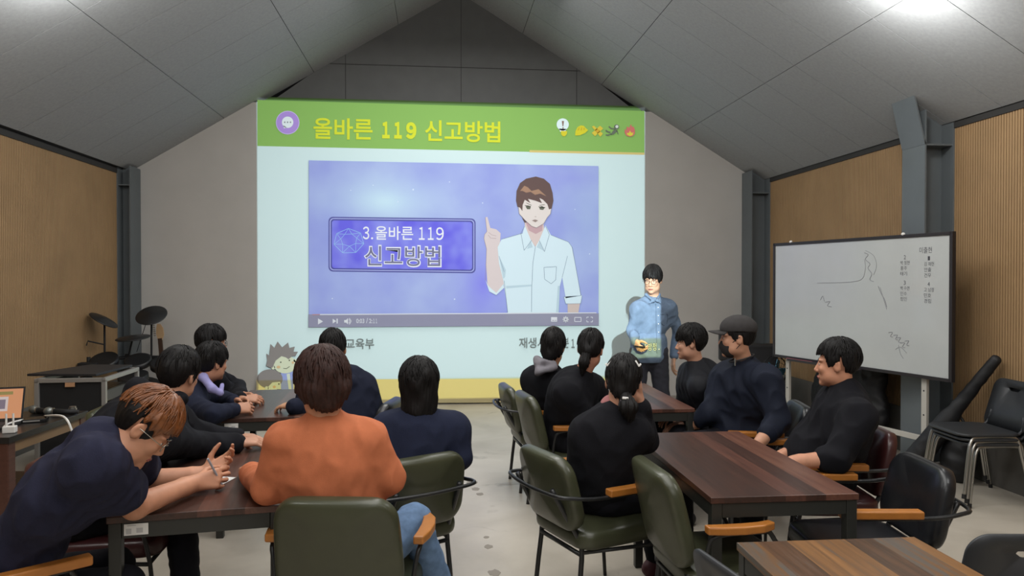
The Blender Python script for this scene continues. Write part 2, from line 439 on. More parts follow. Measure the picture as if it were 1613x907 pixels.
def person(label, sp):
    H = np.array(sp['H'], float); fw = unit(sp['fwd']); tf = unit([*sp['tf'], 0]); rt = np.array([tf[1], -tf[0], 0.])
    pf = unit([*sp.get('pf', sp['tf']), 0]); pr = np.array([pf[1], -pf[0], 0.])
    P = np.array(sp['P'], float); fat = sp.get('fat', 1.); sw = sp.get('sw', .172)
    hs = sp.get('hs', .97)
    h = HF(H, fw, sp.get('roll', 0), hs)
    N = np.array(sp['N'], float) if 'N' in sp else h(0, -.035, -.165)-np.array([0, 0, .01])
    root = np.array([P[0], P[1], 0.])
    SR = np.array(sp['SR'], float) if 'SR' in sp else N+rt*sw-np.array([0, 0, .055])
    SL = np.array(sp['SL'], float) if 'SL' in sp else N-rt*sw-np.array([0, 0, .055])
    Zv = np.array([0, 0, 1.])
    ER = np.array(sp.get('ER', SR-Zv*.24+tf*.10+rt*.04), float); EL = np.array(sp.get('EL', SL-Zv*.24+tf*.10-rt*.04), float)
    WR = np.array(sp.get('WR', ER+tf*.22-rt*.06-Zv*.02), float); WL = np.array(sp.get('WL', EL+tf*.22+rt*.06-Zv*.02), float)
    KR = np.array(sp.get('KR', P+pf*.42+pr*.11-Zv*.02), float); KL = np.array(sp.get('KL', P+pf*.42-pr*.11-Zv*.02), float)
    AR = np.array(sp.get('AR', np.array([*(KR+pf*.03)[:2], .09])), float); AL = np.array(sp.get('AL', np.array([*(KL+pf*.03)[:2], .09])), float)
    RT = frame(N-P, SR-SL)
    lp = lambda t: P+(N-P)*t
    bow = RT[:, 1]*-sp.get('bow', .02)
    def torso(S, o):
        S.ell(lp(.02), (.158*fat+o, .118*fat+o, .12+o), RT, .05)
        S.ell(lp(.30)+bow, (.142*fat+o, .112*fat+o, .17+o), RT, .06)
        S.ell(lp(.66)+bow, (.160*(fat*.5+.5)*sw/.172+o, .112*(fat*.5+.5)+o, .19+o), RT, .06)
        mid = (SR+SL)/2*.55+(N-RT[:, 2]*.07)*.45; wd = np.linalg.norm(SR-SL)/2
        yk = sp.get('yk', 1.)
        S.ell(mid, ((wd+.015+o)*yk, (.080*(fat*.5+.5)+o)*yk, (.080+o)*yk), RT, .06)
        S.ell(mid-RT[:, 2]*.12, (wd*.92+o, (.098*(fat*.5+.5)+o)*yk, .13+o), RT, .07)
        S.cone(SR, N-RT[:, 2]*.02, .053+o, .056+o, k=.05).cone(SL, N-RT[:, 2]*.02, .053+o, .056+o, k=.05)
        if sp.get('belly'): S.ell(lp(.2)+RT[:, 1]*.06, (.15*fat+o, .13*sp['belly']+o, .15+o), RT, .06)
    am = sp.get('arm', 1.)
    def arms(S, o, o2, frac=1., ff=1.):
        for s_, e, w_ in ((SR, ER, WR), (SL, EL, WL)):
            if frac < 1: S.cone(s_, s_+(e-s_)*frac, .056*am+o, .052*am+o2, k=.07)
            else:
                S.cone(s_, e, .056*am+o, .043*am+o, k=sp.get('ak', .07))
                S.cone(e, e+(w_-e)*ff, .043*am+o, (.043-.014*ff)*am+o2, k=.02)
    def legs(S, o, hem):
        for sgn, K, A in ((1, KR, AR), (-1, KL, AL)):
            S.cone(P+pr*.085*sgn, K, .088*(fat*.5+.5)+o, .060+o, k=.05); S.cone(K, K+(A-K)*hem, .060+o, .046+o*1.3, k=.03)
    S = SDF(root)
    head_prims(S, h, sp.get('jaw', 1.))
    S.cone(N-RT[:, 2]*.03, h(0, -.022, -.075), .058*sp.get('nk', 1.), .054*sp.get('nk', 1.), k=.03)
    torso(S, -.012); arms(S, -.006, 0, 1., 1.); legs(S, -.015, 1.)
    for W_, E_, nm, rg in ((WR, ER, 'HR', True), (WL, EL, 'HL', False)):
        d, n, cu, th = sp.get(nm, (W_-E_, -Zv, .35, .3))
        S.cone(E_+(W_-E_)*.85, W_+unit(d)*.012, .030*am, .024, k=.015)
        hand(S, W_+unit(d)*.012, d, n, rg, cu, th)
    hb = sp.get('h', .006)
    body = mesh_obj('person', *S.mesh(hb), skin(sp.get('skin', 'b98a6c')))
    body.location = root; tag(body, label, 'person')
    # ---- clothes
    o = sp.get('loose', .014)
    S = SDF(root); torso(S, o)
    if sp.get('sleeve', 'long') == 'short': arms(S, .016, .024, .60)
    else: arms(S, o, .012+o*.4, 1., sp.get('ff', .97))
    if sp.get('collar', 'crew') == 'crew': S.cone(N-RT[:, 2]*.035, N+(h(0, -.02, -.09)-N)*.28, .078+o*.5, .066*sp.get('nk', 1.)+.004, k=.03)
    elif sp['collar'] == 'high': S.cone(N-RT[:, 2]*.03, N+(h(0, -.02, -.09)-N)*.85, .08+o*.5, .075, k=.03)
    for a, b, ra, rb in sp.get('top_tails', ()): S.cone(a, b, ra, rb, k=.025)
    nm, tm = sp['top']
    P_, Q_ = S.mesh(sp.get('ch', .008), wrinkle(sp.get('fold', .006), sp.get('wl', .11), sp.get('seed', 3)))
    top = mesh_obj(nm, P_, Q_, tm, body)
    S = SDF(root); legs(S, .012, .93)
    S.ell(lp(.0), (.160*fat+.008, .120*fat+.008, .12), RT, .05)
    nm, tm = sp['bottom']
    mesh_obj(nm, *S.mesh(.010, wrinkle(.005, .12, 5)), tm, body)
    for K, A in ((KR, AR), (KL, AL)):
        S = SDF(root); f = unit([*sp.get('ff_dir', pf[:2]), 0]); a0 = np.array([A[0], A[1], 0.])
        S.cone(a0-f*.045+Zv*.045, a0+f*.13+Zv*.032, .043, .036, k=.03).cone(a0+f*.03+Zv*.04, A+Zv*.0, .04, .047, k=.03)
        P_, Q_ = S.mesh(.009, None, lambda X, Y, Z: .002-Z)
        mesh_obj('shoe', P_, Q_, sp.get('shoe', MATS['shoe_black']), body)
    # ---- hair and face
    for nm, st, m in sp['hair']:
        a, b, e = hair_mesh(h, root, st)
        hr = mesh_obj(nm, a, b, m, body, extra=e)
        if st.get('tails'):
            S = SDF(root)
            for a, b, ra, rb in st['tails']: S.cone(h(*a), h(*b), ra*hs, rb*hs, k=.02)
            oo = root
            def tdisp(X, Y, Z):
                x, y, z = h.loc(X, Y, Z, oo); return .0035*np.sin(np.arctan2(x-.01, -(y+.06))*26+9*z)+.002*np.sin(x*420+z*30)
            mesh_obj('ponytail', *S.mesh(.005, tdisp), m, body)
    M = h.M(root)
    if sp.get('face', True):
        mw, mi = MATS['eye_white'], MATS['eye_dark']
        for x in (-.031, .031):
            b = MB(); b.sph((x, .0785, .0045), (.0115, .0095, .0048), n=12); bmesh.ops.transform(b.b, matrix=M, verts=b.b.verts); e = b.out('eye', mw, body, True)
            b = MB(); b.sph((x, .0850, .0045), (.0052, .0040, .0046), n=10); bmesh.ops.transform(b.b, matrix=M, verts=b.b.verts); b.out('iris', mi, e, True)
            b = MB(); b.tube([(x-.017, .083-.006*(x < 0), .0235), (x, .0885, .0275), (x+.017, .083-.006*(x > 0), .0235)], .0032, 6, smooth=3); bmesh.ops.transform(b.b, matrix=M, verts=b.b.verts); b.out('eyebrow', MATS['hair_black'], body, True)
        b = MB(); b.tube([(-.021, .0865, -.069), (-.008, .0945, -.0655), (.008, .0945, -.0655), (.021, .0865, -.069)], .0042, 6, smooth=3)
        b.tube([(-.018, .0865, -.0705), (0, .0925, -.0745), (.018, .0865, -.0705)], .0042, 6, smooth=3)
        bmesh.ops.transform(b.b, matrix=M, verts=b.b.verts); b.out('lips', MATS['lip'], body, True)
    g = sp.get('glasses')
    if g:
        b = MB()
        for x in (-.033, .033):
            ring = [(x+.024*cos(2*pi*k/20), .101-.004*abs(cos(2*pi*k/20)), .001+.0195*sin(2*pi*k/20)) for k in range(20)]
            b.tube(ring, .0016, 6, closed=True)
            sx = 1 if x > 0 else -1
            b.tube([(x+.024*sx, .098, .005), (.076*sx, .085, .008), (.084*sx, .0, .010), (.080*sx, -.022, .0)], .0015, 6)
        b.tube([(-.009, .101, .004), (0, .105, .007), (.009, .101, .004)], .0015, 6)
        bmesh.ops.transform(b.b, matrix=M, verts=b.b.verts); b.out('glasses', g, body, True)
    return body, h, root, M
# ------------------------------------------------------------ materials
mat('shoe_black', '17161a', .5); mat('eye_white', 'd8d0c8', .3); mat('eye_dark', '1a110d', .15); mat('lip', '9a5a50', .45)
mat('hair_black', '121010', .58, spec=.22)
M_WALLP = mat('wall_paint', 'b2afab', .85, var=.03, vs=3, bump=.05, bs=90)
M_GABLE = mat('gable_board', '5f6060', .9, var=.05, vs=6, bump=.2, bs=250)
M_CEIL = mat('ceiling_board', '9c9fa1', .92, var=.06, vs=40, bump=.35, bs=160)
M_SEAM = mat('seam_dark', '2e2d2c', .9)
M_STEEL = mat('steel_grey', '5d6366', .55, var=.05, vs=5)
M_FIN = mat('wood_fin', '9a7c58', .75, var=.08, vs=3, bump=.1, bs=80)
M_FINBACK = mat('wood_fin_groove', '6b5338', .9)
M_PLINTH = mat('plinth_grey', '5d5a55', .9, var=.1, vs=4)
M_BLACKSTEEL = mat('black_steel', '1a1b1c', .38, spec=.5)
M_TABLESTEEL = mat('table_steel', '242522', .45)
M_VGREEN = mat('olive_vinyl', '3a3c2b', .34, spec=.5, var=.08, vs=14, bump=.06, bs=120)
M_VBLACK = mat('black_leather', '17181b', .33, spec=.5, bump=.08, bs=130)
M_VMAROON = mat('maroon_leather', '3a1c1c', .32, spec=.5, bump=.08, bs=130)
M_ARM = mat('armrest_oak', 'a2662a', .38, var=.15, vs=9)
M_PLASTIC = mat('dark_grey_plastic', '2b2d30', .5)
M_CHROME = mat('chrome_leg', 'a9a6a0', .28, metal=.9)
M_BLACK = mat('matte_black', '121214', .7)
M_BLACKG = mat('gloss_black', '0e0e10', .25)
M_WHITE = mat('white_plastic', 'dcdad6', .4)
M_PAPER = mat('paper', 'd6d5d2', .8)
M_INK = mat('ink', '4a4a50', .8)
M_ALU = mat('aluminium_edge', 'a19e9a', .4, metal=.5)

def wood(name, ramp, plank, rough=.36, axis=0, seed=0.):
    m = bpy.data.materials.new(name); m.use_nodes = True; nt = m.node_tree; N = nt.nodes; L = nt.links
    b = N['Principled BSDF']; b.inputs['Roughness'].default_value = rough; b.inputs['Specular IOR Level'].default_value = .5
    tc = N.new('ShaderNodeTexCoord'); sp = N.new('ShaderNodeSeparateXYZ'); L.new(tc.outputs['Object'], sp.inputs[0])
    def mth(op, a, v=0.):
        n = N.new('ShaderNodeMath'); n.operation = op; L.new(a, n.inputs[0]); n.inputs[1].default_value = v; return n.outputs[0]
    fl = mth('FLOOR', mth('ADD', mth('DIVIDE', sp.outputs[axis], plank), seed))
    wn = N.new('ShaderNodeTexWhiteNoise'); wn.noise_dimensions = '1D'; L.new(fl, wn.inputs['W'])
    mp = N.new('ShaderNodeMapping'); L.new(tc.outputs['Object'], mp.inputs[0])
    mp.inputs['Scale'].default_value = (30, 1.6, 30) if axis == 0 else (1.6, 30, 30)
    L.new(wn.outputs['Color'], mp.inputs['Location'])
    n = N.new('ShaderNodeTexNoise'); n.inputs['Scale'].default_value = 1.6; n.inputs['Detail'].default_value = 8; n.inputs['Distortion'].default_value = .6
    L.new(mp.outputs[0], n.inputs['Vector'])
    r = N.new('ShaderNodeValToRGB'); cr = r.color_ramp
    while len(cr.elements) < len(ramp): cr.elements.new(.5)
    for e, (p, c) in zip(cr.elements, ramp): e.position = p; e.color = (*lin(c), 1)
    mx = N.new('ShaderNodeMath'); mx.operation = 'MULTIPLY_ADD'; L.new(n.outputs['Fac'], mx.inputs[0]); mx.inputs[1].default_value = .75
    L.new(mth('MULTIPLY', wn.outputs['Value'], .62), mx.inputs[2]); 
    mx.inputs[0].default_value = .5
    s2 = mth('SUBTRACT', mx.outputs[0], .18)
    L.new(s2, r.inputs[0]); L.new(r.outputs[0], b.inputs['Base Color'])
    bp = N.new('ShaderNodeBump'); bp.inputs['Strength'].default_value = .15; bp.inputs['Distance'].default_value = .003
    L.new(n.outputs['Fac'], bp.inputs['Height']); L.new(bp.outputs[0], b.inputs['Normal'])
    return m
M_WOOD = wood('table_walnut', [(.1, '2a1a15'), (.4, '402820'), (.62, '533329'), (.9, '674536')], .085)
M_WOOD2 = wood('table_reclaimed', [(.12, '38230f'), (.34, '50331b'), (.5, '4d4842'), (.62, '62411f'), (.9, '835a2e')], .1, seed=3.4)
M_DESK = wood('desk_dark_oak', [(.1, '2a1712'), (.5, '43261c'), (.9, '55342a')], .2)

def floor_mat():
    m = bpy.data.materials.new('polished_concrete'); m.use_nodes = True; nt = m.node_tree; N = nt.nodes; L = nt.links
    b = N['Principled BSDF']; tc = N.new('ShaderNodeTexCoord')
    def noise(s, d=5, dist=0.):
        n = N.new('ShaderNodeTexNoise'); n.inputs['Scale'].default_value = s; n.inputs['Detail'].default_value = d; n.inputs['Distortion'].default_value = dist
        L.new(tc.outputs['Object'], n.inputs['Vector']); return n.outputs['Fac']
    r = N.new('ShaderNodeValToRGB'); L.new(noise(1.3, 8, .8), r.inputs[0])
    r.color_ramp.elements[0].position = .32; r.color_ramp.elements[0].color = (*lin('a29a8d'), 1)
    r.color_ramp.elements[1].position = .66; r.color_ramp.elements[1].color = (*lin('bbb3a6'), 1)
    r2 = N.new('ShaderNodeValToRGB'); L.new(noise(2.6, 6, 1.2), r2.inputs[0])
    r2.color_ramp.elements[0].position = .27; r2.color_ramp.elements[0].color = (*lin('8d8478'), 1)
    r2.color_ramp.elements[1].position = .36; r2.color_ramp.elements[1].color = (1, 1, 1, 1)
    mx = N.new('ShaderNodeMix'); mx.data_type = 'RGBA'; mx.blend_type = 'MULTIPLY'; mx.inputs[0].default_value = .55
    L.new(r.outputs[0], mx.inputs[6]); L.new(r2.outputs[0], mx.inputs[7]); L.new(mx.outputs[2], b.inputs['Base Color'])
    rr = N.new('ShaderNodeMapRange'); L.new(noise(4), rr.inputs[0]); rr.inputs[3].default_value = .28; rr.inputs[4].default_value = .5
    L.new(rr.outputs[0], b.inputs['Roughness'])
    bp = N.new('ShaderNodeBump'); bp.inputs['Strength'].default_value = .06; bp.inputs['Distance'].default_value = .01
    L.new(noise(14), bp.inputs['Height']); L.new(bp.outputs[0], b.inputs['Normal'])
    return m

# ------------------------------------------------------------ the room
XL, XR, YB, RX, RZ, SLOPE = -3.85, 4.35, -4.2, .25, 5.42, .605
def cz(x): return RZ-SLOPE*abs(x-RX)
def struct(name, mb, m, parent=None, **k):
    o = mb.out(name, m, parent, **k)
    if parent is None: o['kind'] = 'structure'
    return o
struct('floor', MB().box((.25, 2.75, -.06), (8.9, 14.2, .12)), floor_mat())
# ceiling: boards 1.26 m along the slope and 0.61 m deep, with open seams over a dark backing
c = MB()
ang = math.atan(SLOPE); cs = cos(ang)
for sgn in (-1, 1):
    xs = ([-.52, -1.60, -2.68, -3.80] if sgn < 0 else [1.12, 2.19, 3.27, 4.33])
    xs = [RX]+xs
    y0 = 9.46-.02
    ys = [9.62]+[9.44-.607*k for k in range(1, 23)]
    for a, b in zip(xs, xs[1:]):
        for p, q in zip(ys, ys[1:]):
            g = .006
            xm = (a+b)/2; L_ = abs(b-a)/cs-g
            Mx = Matrix.Rotation(ang if sgn < 0 else -ang, 4, 'Y')
            nrm = Vector((-sin(ang)*(-sgn), 0, cos(ang))) if sgn < 0 else Vector((sin(ang), 0, cos(ang)))
            if sgn < 0: nrm = Vector((-sin(ang), 0, cos(ang)))
            c.box(Vector((xm, (p+q)/2, cz(xm)))+nrm*.012, (L_, abs(p-q)-g, .024), M=Matrix.Rotation(-ang if sgn < 0 else ang, 4, 'Y'))
ceiling = struct('ceiling', c, M_CEIL)
c = MB()
for sgn in (-1, 1):
    x1 = XL-.3 if sgn < 0 else XR+.3
    M_ = None
    pts = [(RX, RZ+.03), (x1, cz(x1)+.03), (x1, cz(x1)+.3), (RX, RZ+.3)]
    c.prism(pts, 14.2, Matrix.Translation((0, 9.85, 0)) @ Matrix.Rotation(pi/2, 4, 'X'))
c.out('ceiling_backing', M_SEAM, ceiling)
# end wall: painted lower wall standing proud of the dark gable boards
wall_end = struct('wall_end', MB().prism([(-4.2, 0), (4.6, 0), (4.6, cz(4.35)-.02), (3.0, 3.86), (-2.6, 3.86), (-4.2, cz(-3.85)-.02)], .1,
    Matrix.Translation((0, 9.56, 0)) @ Matrix.Rotation(pi/2, 4, 'X')), M_WALLP)
g = MB()
g.prism([(-4.2, 2.4), (4.7, 2.4), (RX, RZ+.25)], .1, Matrix.Translation((0, 9.72, 0)) @ Matrix.Rotation(pi/2, 4, 'X'))
gable = struct('wall_gable', g, M_GABLE)
s = MB(); s.box((.3, 9.619, 4.42), (4.0, .004, .008)); s.box((-1.2, 9.619, 4.2), (.006, .004, 1.0)); s.box((.3, 9.619, 4.7), (.006, .004, 1.6)); s.box((1.85, 9.619, 4.2), (.006, .004, 1.0))
s.out('board_seam', M_SEAM, gable)
struct('wall_rear', MB().prism([(-4.2, 0), (4.7, 0), (4.7, 2.6), (RX, RZ+.2), (-4.2, 2.6)], .1, Matrix.Translation((0, YB, 0)) @ Matrix.Rotation(pi/2, 4, 'X')), M_WALLP)
def fin_wall(name, X, sgn, y0, y1, z1):
    """closely spaced vertical fins over a groove board; sgn points into the room"""
    o = struct(name, MB().box((X-sgn*.06, (y0+y1)/2, (z1+.5)/2-.05), (.1, y1-y0, z1+.5)), M_FINBACK)
    b = MB(); p = .027; n = int((y1-y0)/p)
    for k in range(n): b.box((X, y0+p*(k+.5), .42+(z1-.42)/2), (.022, .0205, z1-.42))
    b.out('wood_fin', M_FIN, o)
    b = MB(); b.box((X+sgn*.004, (y0+y1)/2, .21), (.03, y1-y0, .42)); b.out('plinth', M_PLINTH, o)
    b = MB(); b.box((X+sgn*.006, (y0+y1)/2, z1+.0), (.03, y1-y0, .06)); b.out('top_rail', M_SEAM, o)
fin_wall('wall_left', XL-.011, 1, YB, 9.46, 2.93)
fin_wall('wall_right', XR+.011, -1, YB, 9.46, 2.93)
def hcolumn(name, x0, x1, y, zt, wdt=.3, hau=0):
    """H section: inner flange at x0, wall-side flange at x1, web across; two stiffener plates and the haunch of the rafter"""
    b = MB(); xm = (x0+x1)/2; sgn = 1 if x1 > x0 else -1
    b.box((x0+sgn*.007, y, zt/2), (.014, wdt, zt)); b.box((x1-sgn*.007, y, zt/2), (.014, wdt, zt)); b.box((xm, y, zt/2), (abs(x1-x0)-.02, .012, zt))
    o = struct(name, b, M_STEEL)
    p = MB(); p.box((xm, y, 2.76), (abs(x1-x0)-.02, wdt-.02, .014)); p.box((xm, y, .012), (abs(x1-x0)+.1, wdt+.1, .024)); p.out('stiffener_plate', M_STEEL, o)
    if hau:
        p = MB(); p.prism([(x0, 2.78), (x0-sgn*.10, cz(x0-sgn*.10)+.03), (x1, cz(x1)+.1), (x1, 2.78)], .014, Matrix.Translation((0, y+.007, 0)) @ Matrix.Rotation(pi/2, 4, 'X'))
        q = V(x0-sgn*.10, y, cz(x0-sgn*.10)+.02); r = V(x0, y, 2.78); d = q-r
        p.box((q+r)/2, (d.length+.04, wdt, .014), M=Matrix.Rotation(math.atan2(d.x, d.z)-pi/2, 4, 'Y'))
        p.out('haunch', M_STEEL, o)
hcolumn('trim_column_right', 4.08, 4.35, 5.88, cz(4.2)+.02, hau=1)
hcolumn('trim_column_corner', 4.09, 4.35, 9.30, cz(4.2)+.02)
hcolumn('trim_column_left', -3.69, -3.85, 9.30, cz(-3.8)+.02)
struct('trim_skirting', MB().box((.3, 9.452, .03), (7.6, .016, .06)), mat('skirting_grey', '8b867f', .7))

# floor scuffs
for i, (u, v, r) in enumerate(((744, 760, .05), (749, 770, .035), (766, 846, .02), (769, 861, .03), (779, 902, .04), (756, 778, .03))):
    p = onz(u, v, .0); b = MB()
    poly = [(r*(.75+.3*random.random())*cos(k*pi/9), r*1.3*(.65+.35*random.random())*sin(k*pi/9)) for k in range(18)]
    b.prism(poly, .0015, Matrix.Translation((p.x, p.y, 0)))
    tag(b.out('floor_stain', mat('stain_grey', '857d72', .6)), 'dark scuff on the aisle floor, ' + ('farthest of the larger ones', 'touching the farthest larger one', 'small one before the nearest pair', 'drop-shaped one in the nearer aisle', 'nearest one, by the picture foot', 'thin farthest sliver in the aisle')[i], 'stain', 'floor stains in the aisle', 'thing')

# ------------------------------------------------------------ the projected slide, its picture light painted into coloured sheets
BEAM = 1.0
slide = thing('projected_slide', 'bright projected slide with green header filling the end wall', 'projection', (.23, WALL_Y, 0))
LAY = [0]
def W2(u, v): p = ony(u, v, WALL_Y); return (p.x-.23, p.z)
_sm = {}
def smat(col):
    if col not in _sm:
        c = [min(.92, x*.60) for x in lin(col)]
        _sm[col] = mat('slide_'+col, tuple(c), rough=.95, spec=.0)
    return _sm[col]
def flat(name, polys, col, parent=slide, lay=None, m=None, th=.0008):
    """flat shapes given as seen, on the wall plane; each layer sits a hair in front of the last"""
    if lay is None: LAY[0] += 1; lay = LAY[0]
    y = -.004-lay*.0009
    b = MB()
    for p in polys:
        pts = [W2(*q) for q in p]
        vs = [b.b.verts.new((x, y, z)) for x, z in pts]
        try: b.b.faces.new(vs)
        except ValueError: pass
    b.b.normal_update(); bmesh.ops.triangulate(b.b, faces=b.b.faces)
    me_ = b.out(name, m or smat(col), parent)
    return me_
def circ(u, v, r, n=28, ry=None, a0=0): return [(u+r*cos(a0+2*pi*k/n), v+(ry or r)*sin(a0+2*pi*k/n)) for k in range(n)]
def strokep(pts, wd):
    """thin line as quads"""
    out = []
    for (a, b), (c, d) in zip(pts, pts[1:]):
        L_ = math.hypot(c-a, d-b) or 1; nx, ny = -(d-b)/L_*wd/2, (c-a)/L_*wd/2
        out.append([(a+nx, b+ny), (c+nx, d+ny), (c-nx, d-ny), (a-nx, b-ny)])
    return out
def text_mesh(s, bold=0.):
    cu = bpy.data.curves.new('t', 'FONT'); cu.body = s; cu.size = 1; cu.offset = bold; cu.resolution_u = 4
    o = bpy.data.objects.new('t', cu); COL.objects.link(o); bpy.context.view_layer.update()
    me = bpy.data.meshes.new_from_object(o.evaluated_get(bpy.context.evaluated_depsgraph_get()))
    bpy.data.objects.remove(o); bpy.data.curves.remove(cu)
    co = np.zeros(len(me.vertices)*3); me.vertices.foreach_get('co', co); co = co.reshape(-1, 3)
    mn, mxx = co[:, :2].min(0), co[:, :2].max(0)
    co[:, :2] = (co[:, :2]-mn)/(mxx-mn)
    return me, co
def stext(name, s, x0, y0, x1, y1, col, bold=0., tilt=0., parent=slide, lay=None):
    """lettering fitted to the box seen in the photograph"""
    if lay is None: LAY[0] += 1; lay = LAY[0]
    me, co = text_mesh(s, bold); n = np.zeros_like(co)
    for i, (a, b, _) in enumerate(co):
        u = x0+(x1-x0)*a; v = y1+(y0-y1)*b+tilt*(u-x0); x, z = W2(u, v); n[i] = (x, -.004-lay*.0009, z)
    me.vertices.foreach_set('co', n.ravel()); me.materials.clear(); me.materials.append(smat(col)); me.name = name
    return link(bpy.data.objects.new(name, me), parent)
TL, TR, BR_, BL_ = (405.5, 159), (1015, 178), (1015, 631), (405.5, 627)
def T(x, k): return 159+(178-159)*(x-405.5)/609.5+k*(453-19*0)/1.0*0  # top edge height
def top(x): return 159+19*(x-405.5)/609.5
b = MB(); b.box((0, -.0022, (SZ0+SZ1)/2), (SX1-SX0, .004, SZ1-SZ0)); b.out('slide_ground', smat('d2e2e4'), slide)
flat('header_band', [[(405.5, 157.5), (1015, 174.8), (1015, 243), (405.5, 230)]], '8db562')
flat('amber_rule', [[(834, 236.5), (1015, 240.5), (1015, 244), (834, 240)]], 'd6bf7c')
g_ = MB(); g_.box((0, .1525, 3.93), (SX1-SX0-.02, .004, .07)); g_.out('painted_beam_spill', smat('6d8f55'), slide)  # green spill of the beam on the gable, painted as a strip
def tt(x): return .021*(x-494)
for s_, x0, x1, dy0, dy1 in (('올바른', 494, 587, 0, 0), ('１', 602, 614, 4, -3), ('１', 621, 633, 4, -3), ('９', 639.5, 656, 4, -3), ('신고방법', 669.5, 788, 0, 0)):
    stext('title_lettering', s_, x0, 185.5+tt(x0)+dy0, x1, 219+tt(x0)+dy1, 'd6d83e', .055 if s_ in '１９' else .018, .021, lay=12)
LAY[0] = 12
flat('icon_disc', [circ(453.5, 193.5, 18.6)], 'c9b8e4'); flat('icon_disc', [circ(453.5, 193.5, 17.4)], 'b08fd8')
flat('speech_bubble', [circ(453.5, 193, 9), [(447, 198), (452, 201.5), (447.5, 202.5)]], 'e4e9ee')
flat('speech_dots', [circ(x, 193, 1.3, 10) for x in (449, 453.5, 458)], '8f8f96')
# header icons
flat('bulb_icon', [circ(886, 196.5, 9.6), [(880.5, 203), (891.5, 203.5), (890, 208), (882, 208)]], 'e2eef0')
flat('bulb_mark', [[(884.6, 191), (888, 191), (887, 199.5), (885.6, 199.5)], circ(886.4, 202, 1.2, 8)], '8a6a60')
flat('bulb_base', [[(883, 206.5), (893, 207), (892.5, 211.5), (889.5, 215), (886, 215), (883.5, 212)]], 'd9c93c')
flat('helmet_icon', [[(905.5, 214), (906, 207), (909, 201), (914, 198), (919, 198.5), (922, 202), (926, 205.5), (921, 210), (913, 213.5)]], 'd9cb3a')
flat('helmet_ridges', [[(909, 206), (911, 201.5), (912.5, 201.5), (911, 206)], [(914, 206), (915, 201), (916.5, 201), (916, 206)], [(918.5, 205), (919, 201.5), (920.5, 202), (920.5, 205)]], 'c9a83a')
flat('plaster_icon', [[(931.5, 200), (935, 198.5), (949, 211), (945, 216)], [(944.5, 198.5), (949.5, 203), (936.5, 215), (931.5, 210)]], 'd9bf4a')
flat('plaster_pad', [[(937, 206.5), (940.5, 203.5), (944, 207), (940.3, 210.3)]], 'd2a63f')
flat('falling_figure_icon', [circ(970.5, 200.5, 4), [(964, 207.5), (968.5, 203.5), (972, 207), (966, 212.5), (961, 213)], *strokep([(968, 204), (961, 202.5), (958.5, 199.5)], 2), *strokep([(962, 211.5), (957, 213.5), (953.5, 213)], 2.2), *strokep([(961, 209), (956, 208), (953.5, 205.5)], 2.2), *strokep([(971, 206), (973, 212)], 1.4)], '6c7263')
flat('falling_figure_face', [circ(971, 200, 2.4, 12)], 'd8d8d0')
flat('flame_icon', [[(991, 216), (986, 214.5), (983, 209.5), (983.5, 203.5), (986, 206), (986.5, 199.5), (990, 202), (993, 196), (995, 201), (997, 199.5), (999.5, 206), (999, 211.5), (996, 215)]], 'd0736c')
flat('flame_core', [[(991.5, 215), (987.5, 213), (986, 209.5), (989, 210.5), (991.5, 206.5), (994, 210), (997, 209), (995.5, 213.5)]], 'dcc94a')
# video frame
def video_mat(g=.60):
    lin = lambda h_, l_=globals()['lin']: tuple(x*g for x in l_(h_))
    m = bpy.data.materials.new('slide_video'); m.use_nodes = True; nt = m.node_tree; N = nt.nodes; L = nt.links
    b = N['Principled BSDF']; b.inputs['Roughness'].default_value = .95; b.inputs['Specular IOR Level'].default_value = 0
    tc = N.new('ShaderNodeTexCoord'); 
    def ell(cx, cz_, rx, rz):
        mp = N.new('ShaderNodeMapping'); mp.vector_type = 'TEXTURE'; mp.inputs['Location'].default_value = (cx, 0, cz_); mp.inputs['Scale'].default_value = (rx, 1, rz)
        L.new(tc.outputs['Object'], mp.inputs[0]); g = N.new('ShaderNodeTexGradient'); g.gradient_type = 'QUADRATIC_SPHERE'; L.new(mp.outputs[0], g.inputs[0]); return g.outputs['Fac']
    n = N.new('ShaderNodeTexNoise'); n.inputs['Scale'].default_value = 1.4; n.inputs['Detail'].default_value = 3; L.new(tc.outputs['Object'], n.inputs['Vector'])
    r = N.new('ShaderNodeValToRGB'); L.new(n.outputs['Fac'], r.inputs[0])
    r.color_ramp.elements[0].position = .35; r.color_ramp.elements[0].color = (*lin('989fdc'), 1); r.color_ramp.elements[1].position = .7; r.color_ramp.elements[1].color = (*lin('abb6e2'), 1)
    cur = r.outputs[0]
    for (cx, cz_, rx, rz), col, k in (((-.93, 2.62, 1.3, .62), 'c6dcec', 1.1), ((.35, 1.55, .6, 1.0), '8681e6', .9), ((1.55, 2.95, .8, .25), '8c88dd', .5), ((1.72, 2.4, .6, 1.4), 'a0b2d8', .5), ((-1.5, 2.1, .8, 1.2), '8d95dd', .5)):
        mx = N.new('ShaderNodeMix'); mx.data_type = 'RGBA'; mm = N.new('ShaderNodeMath'); mm.operation = 'MULTIPLY'; mm.use_clamp = True; mm.inputs[1].default_value = k
        L.new(ell(cx, cz_, rx, rz), mm.inputs[0]); L.new(mm.outputs[0], mx.inputs[0]); L.new(cur, mx.inputs[6]); mx.inputs[7].default_value = (*lin(col), 1); cur = mx.outputs[2]
    L.new(cur, b.inputs['Base Color'])
    return m
video = flat('video_frame', [[(487, 253), (942, 262), (942, 512), (487, 515)]], '', m=video_mat())
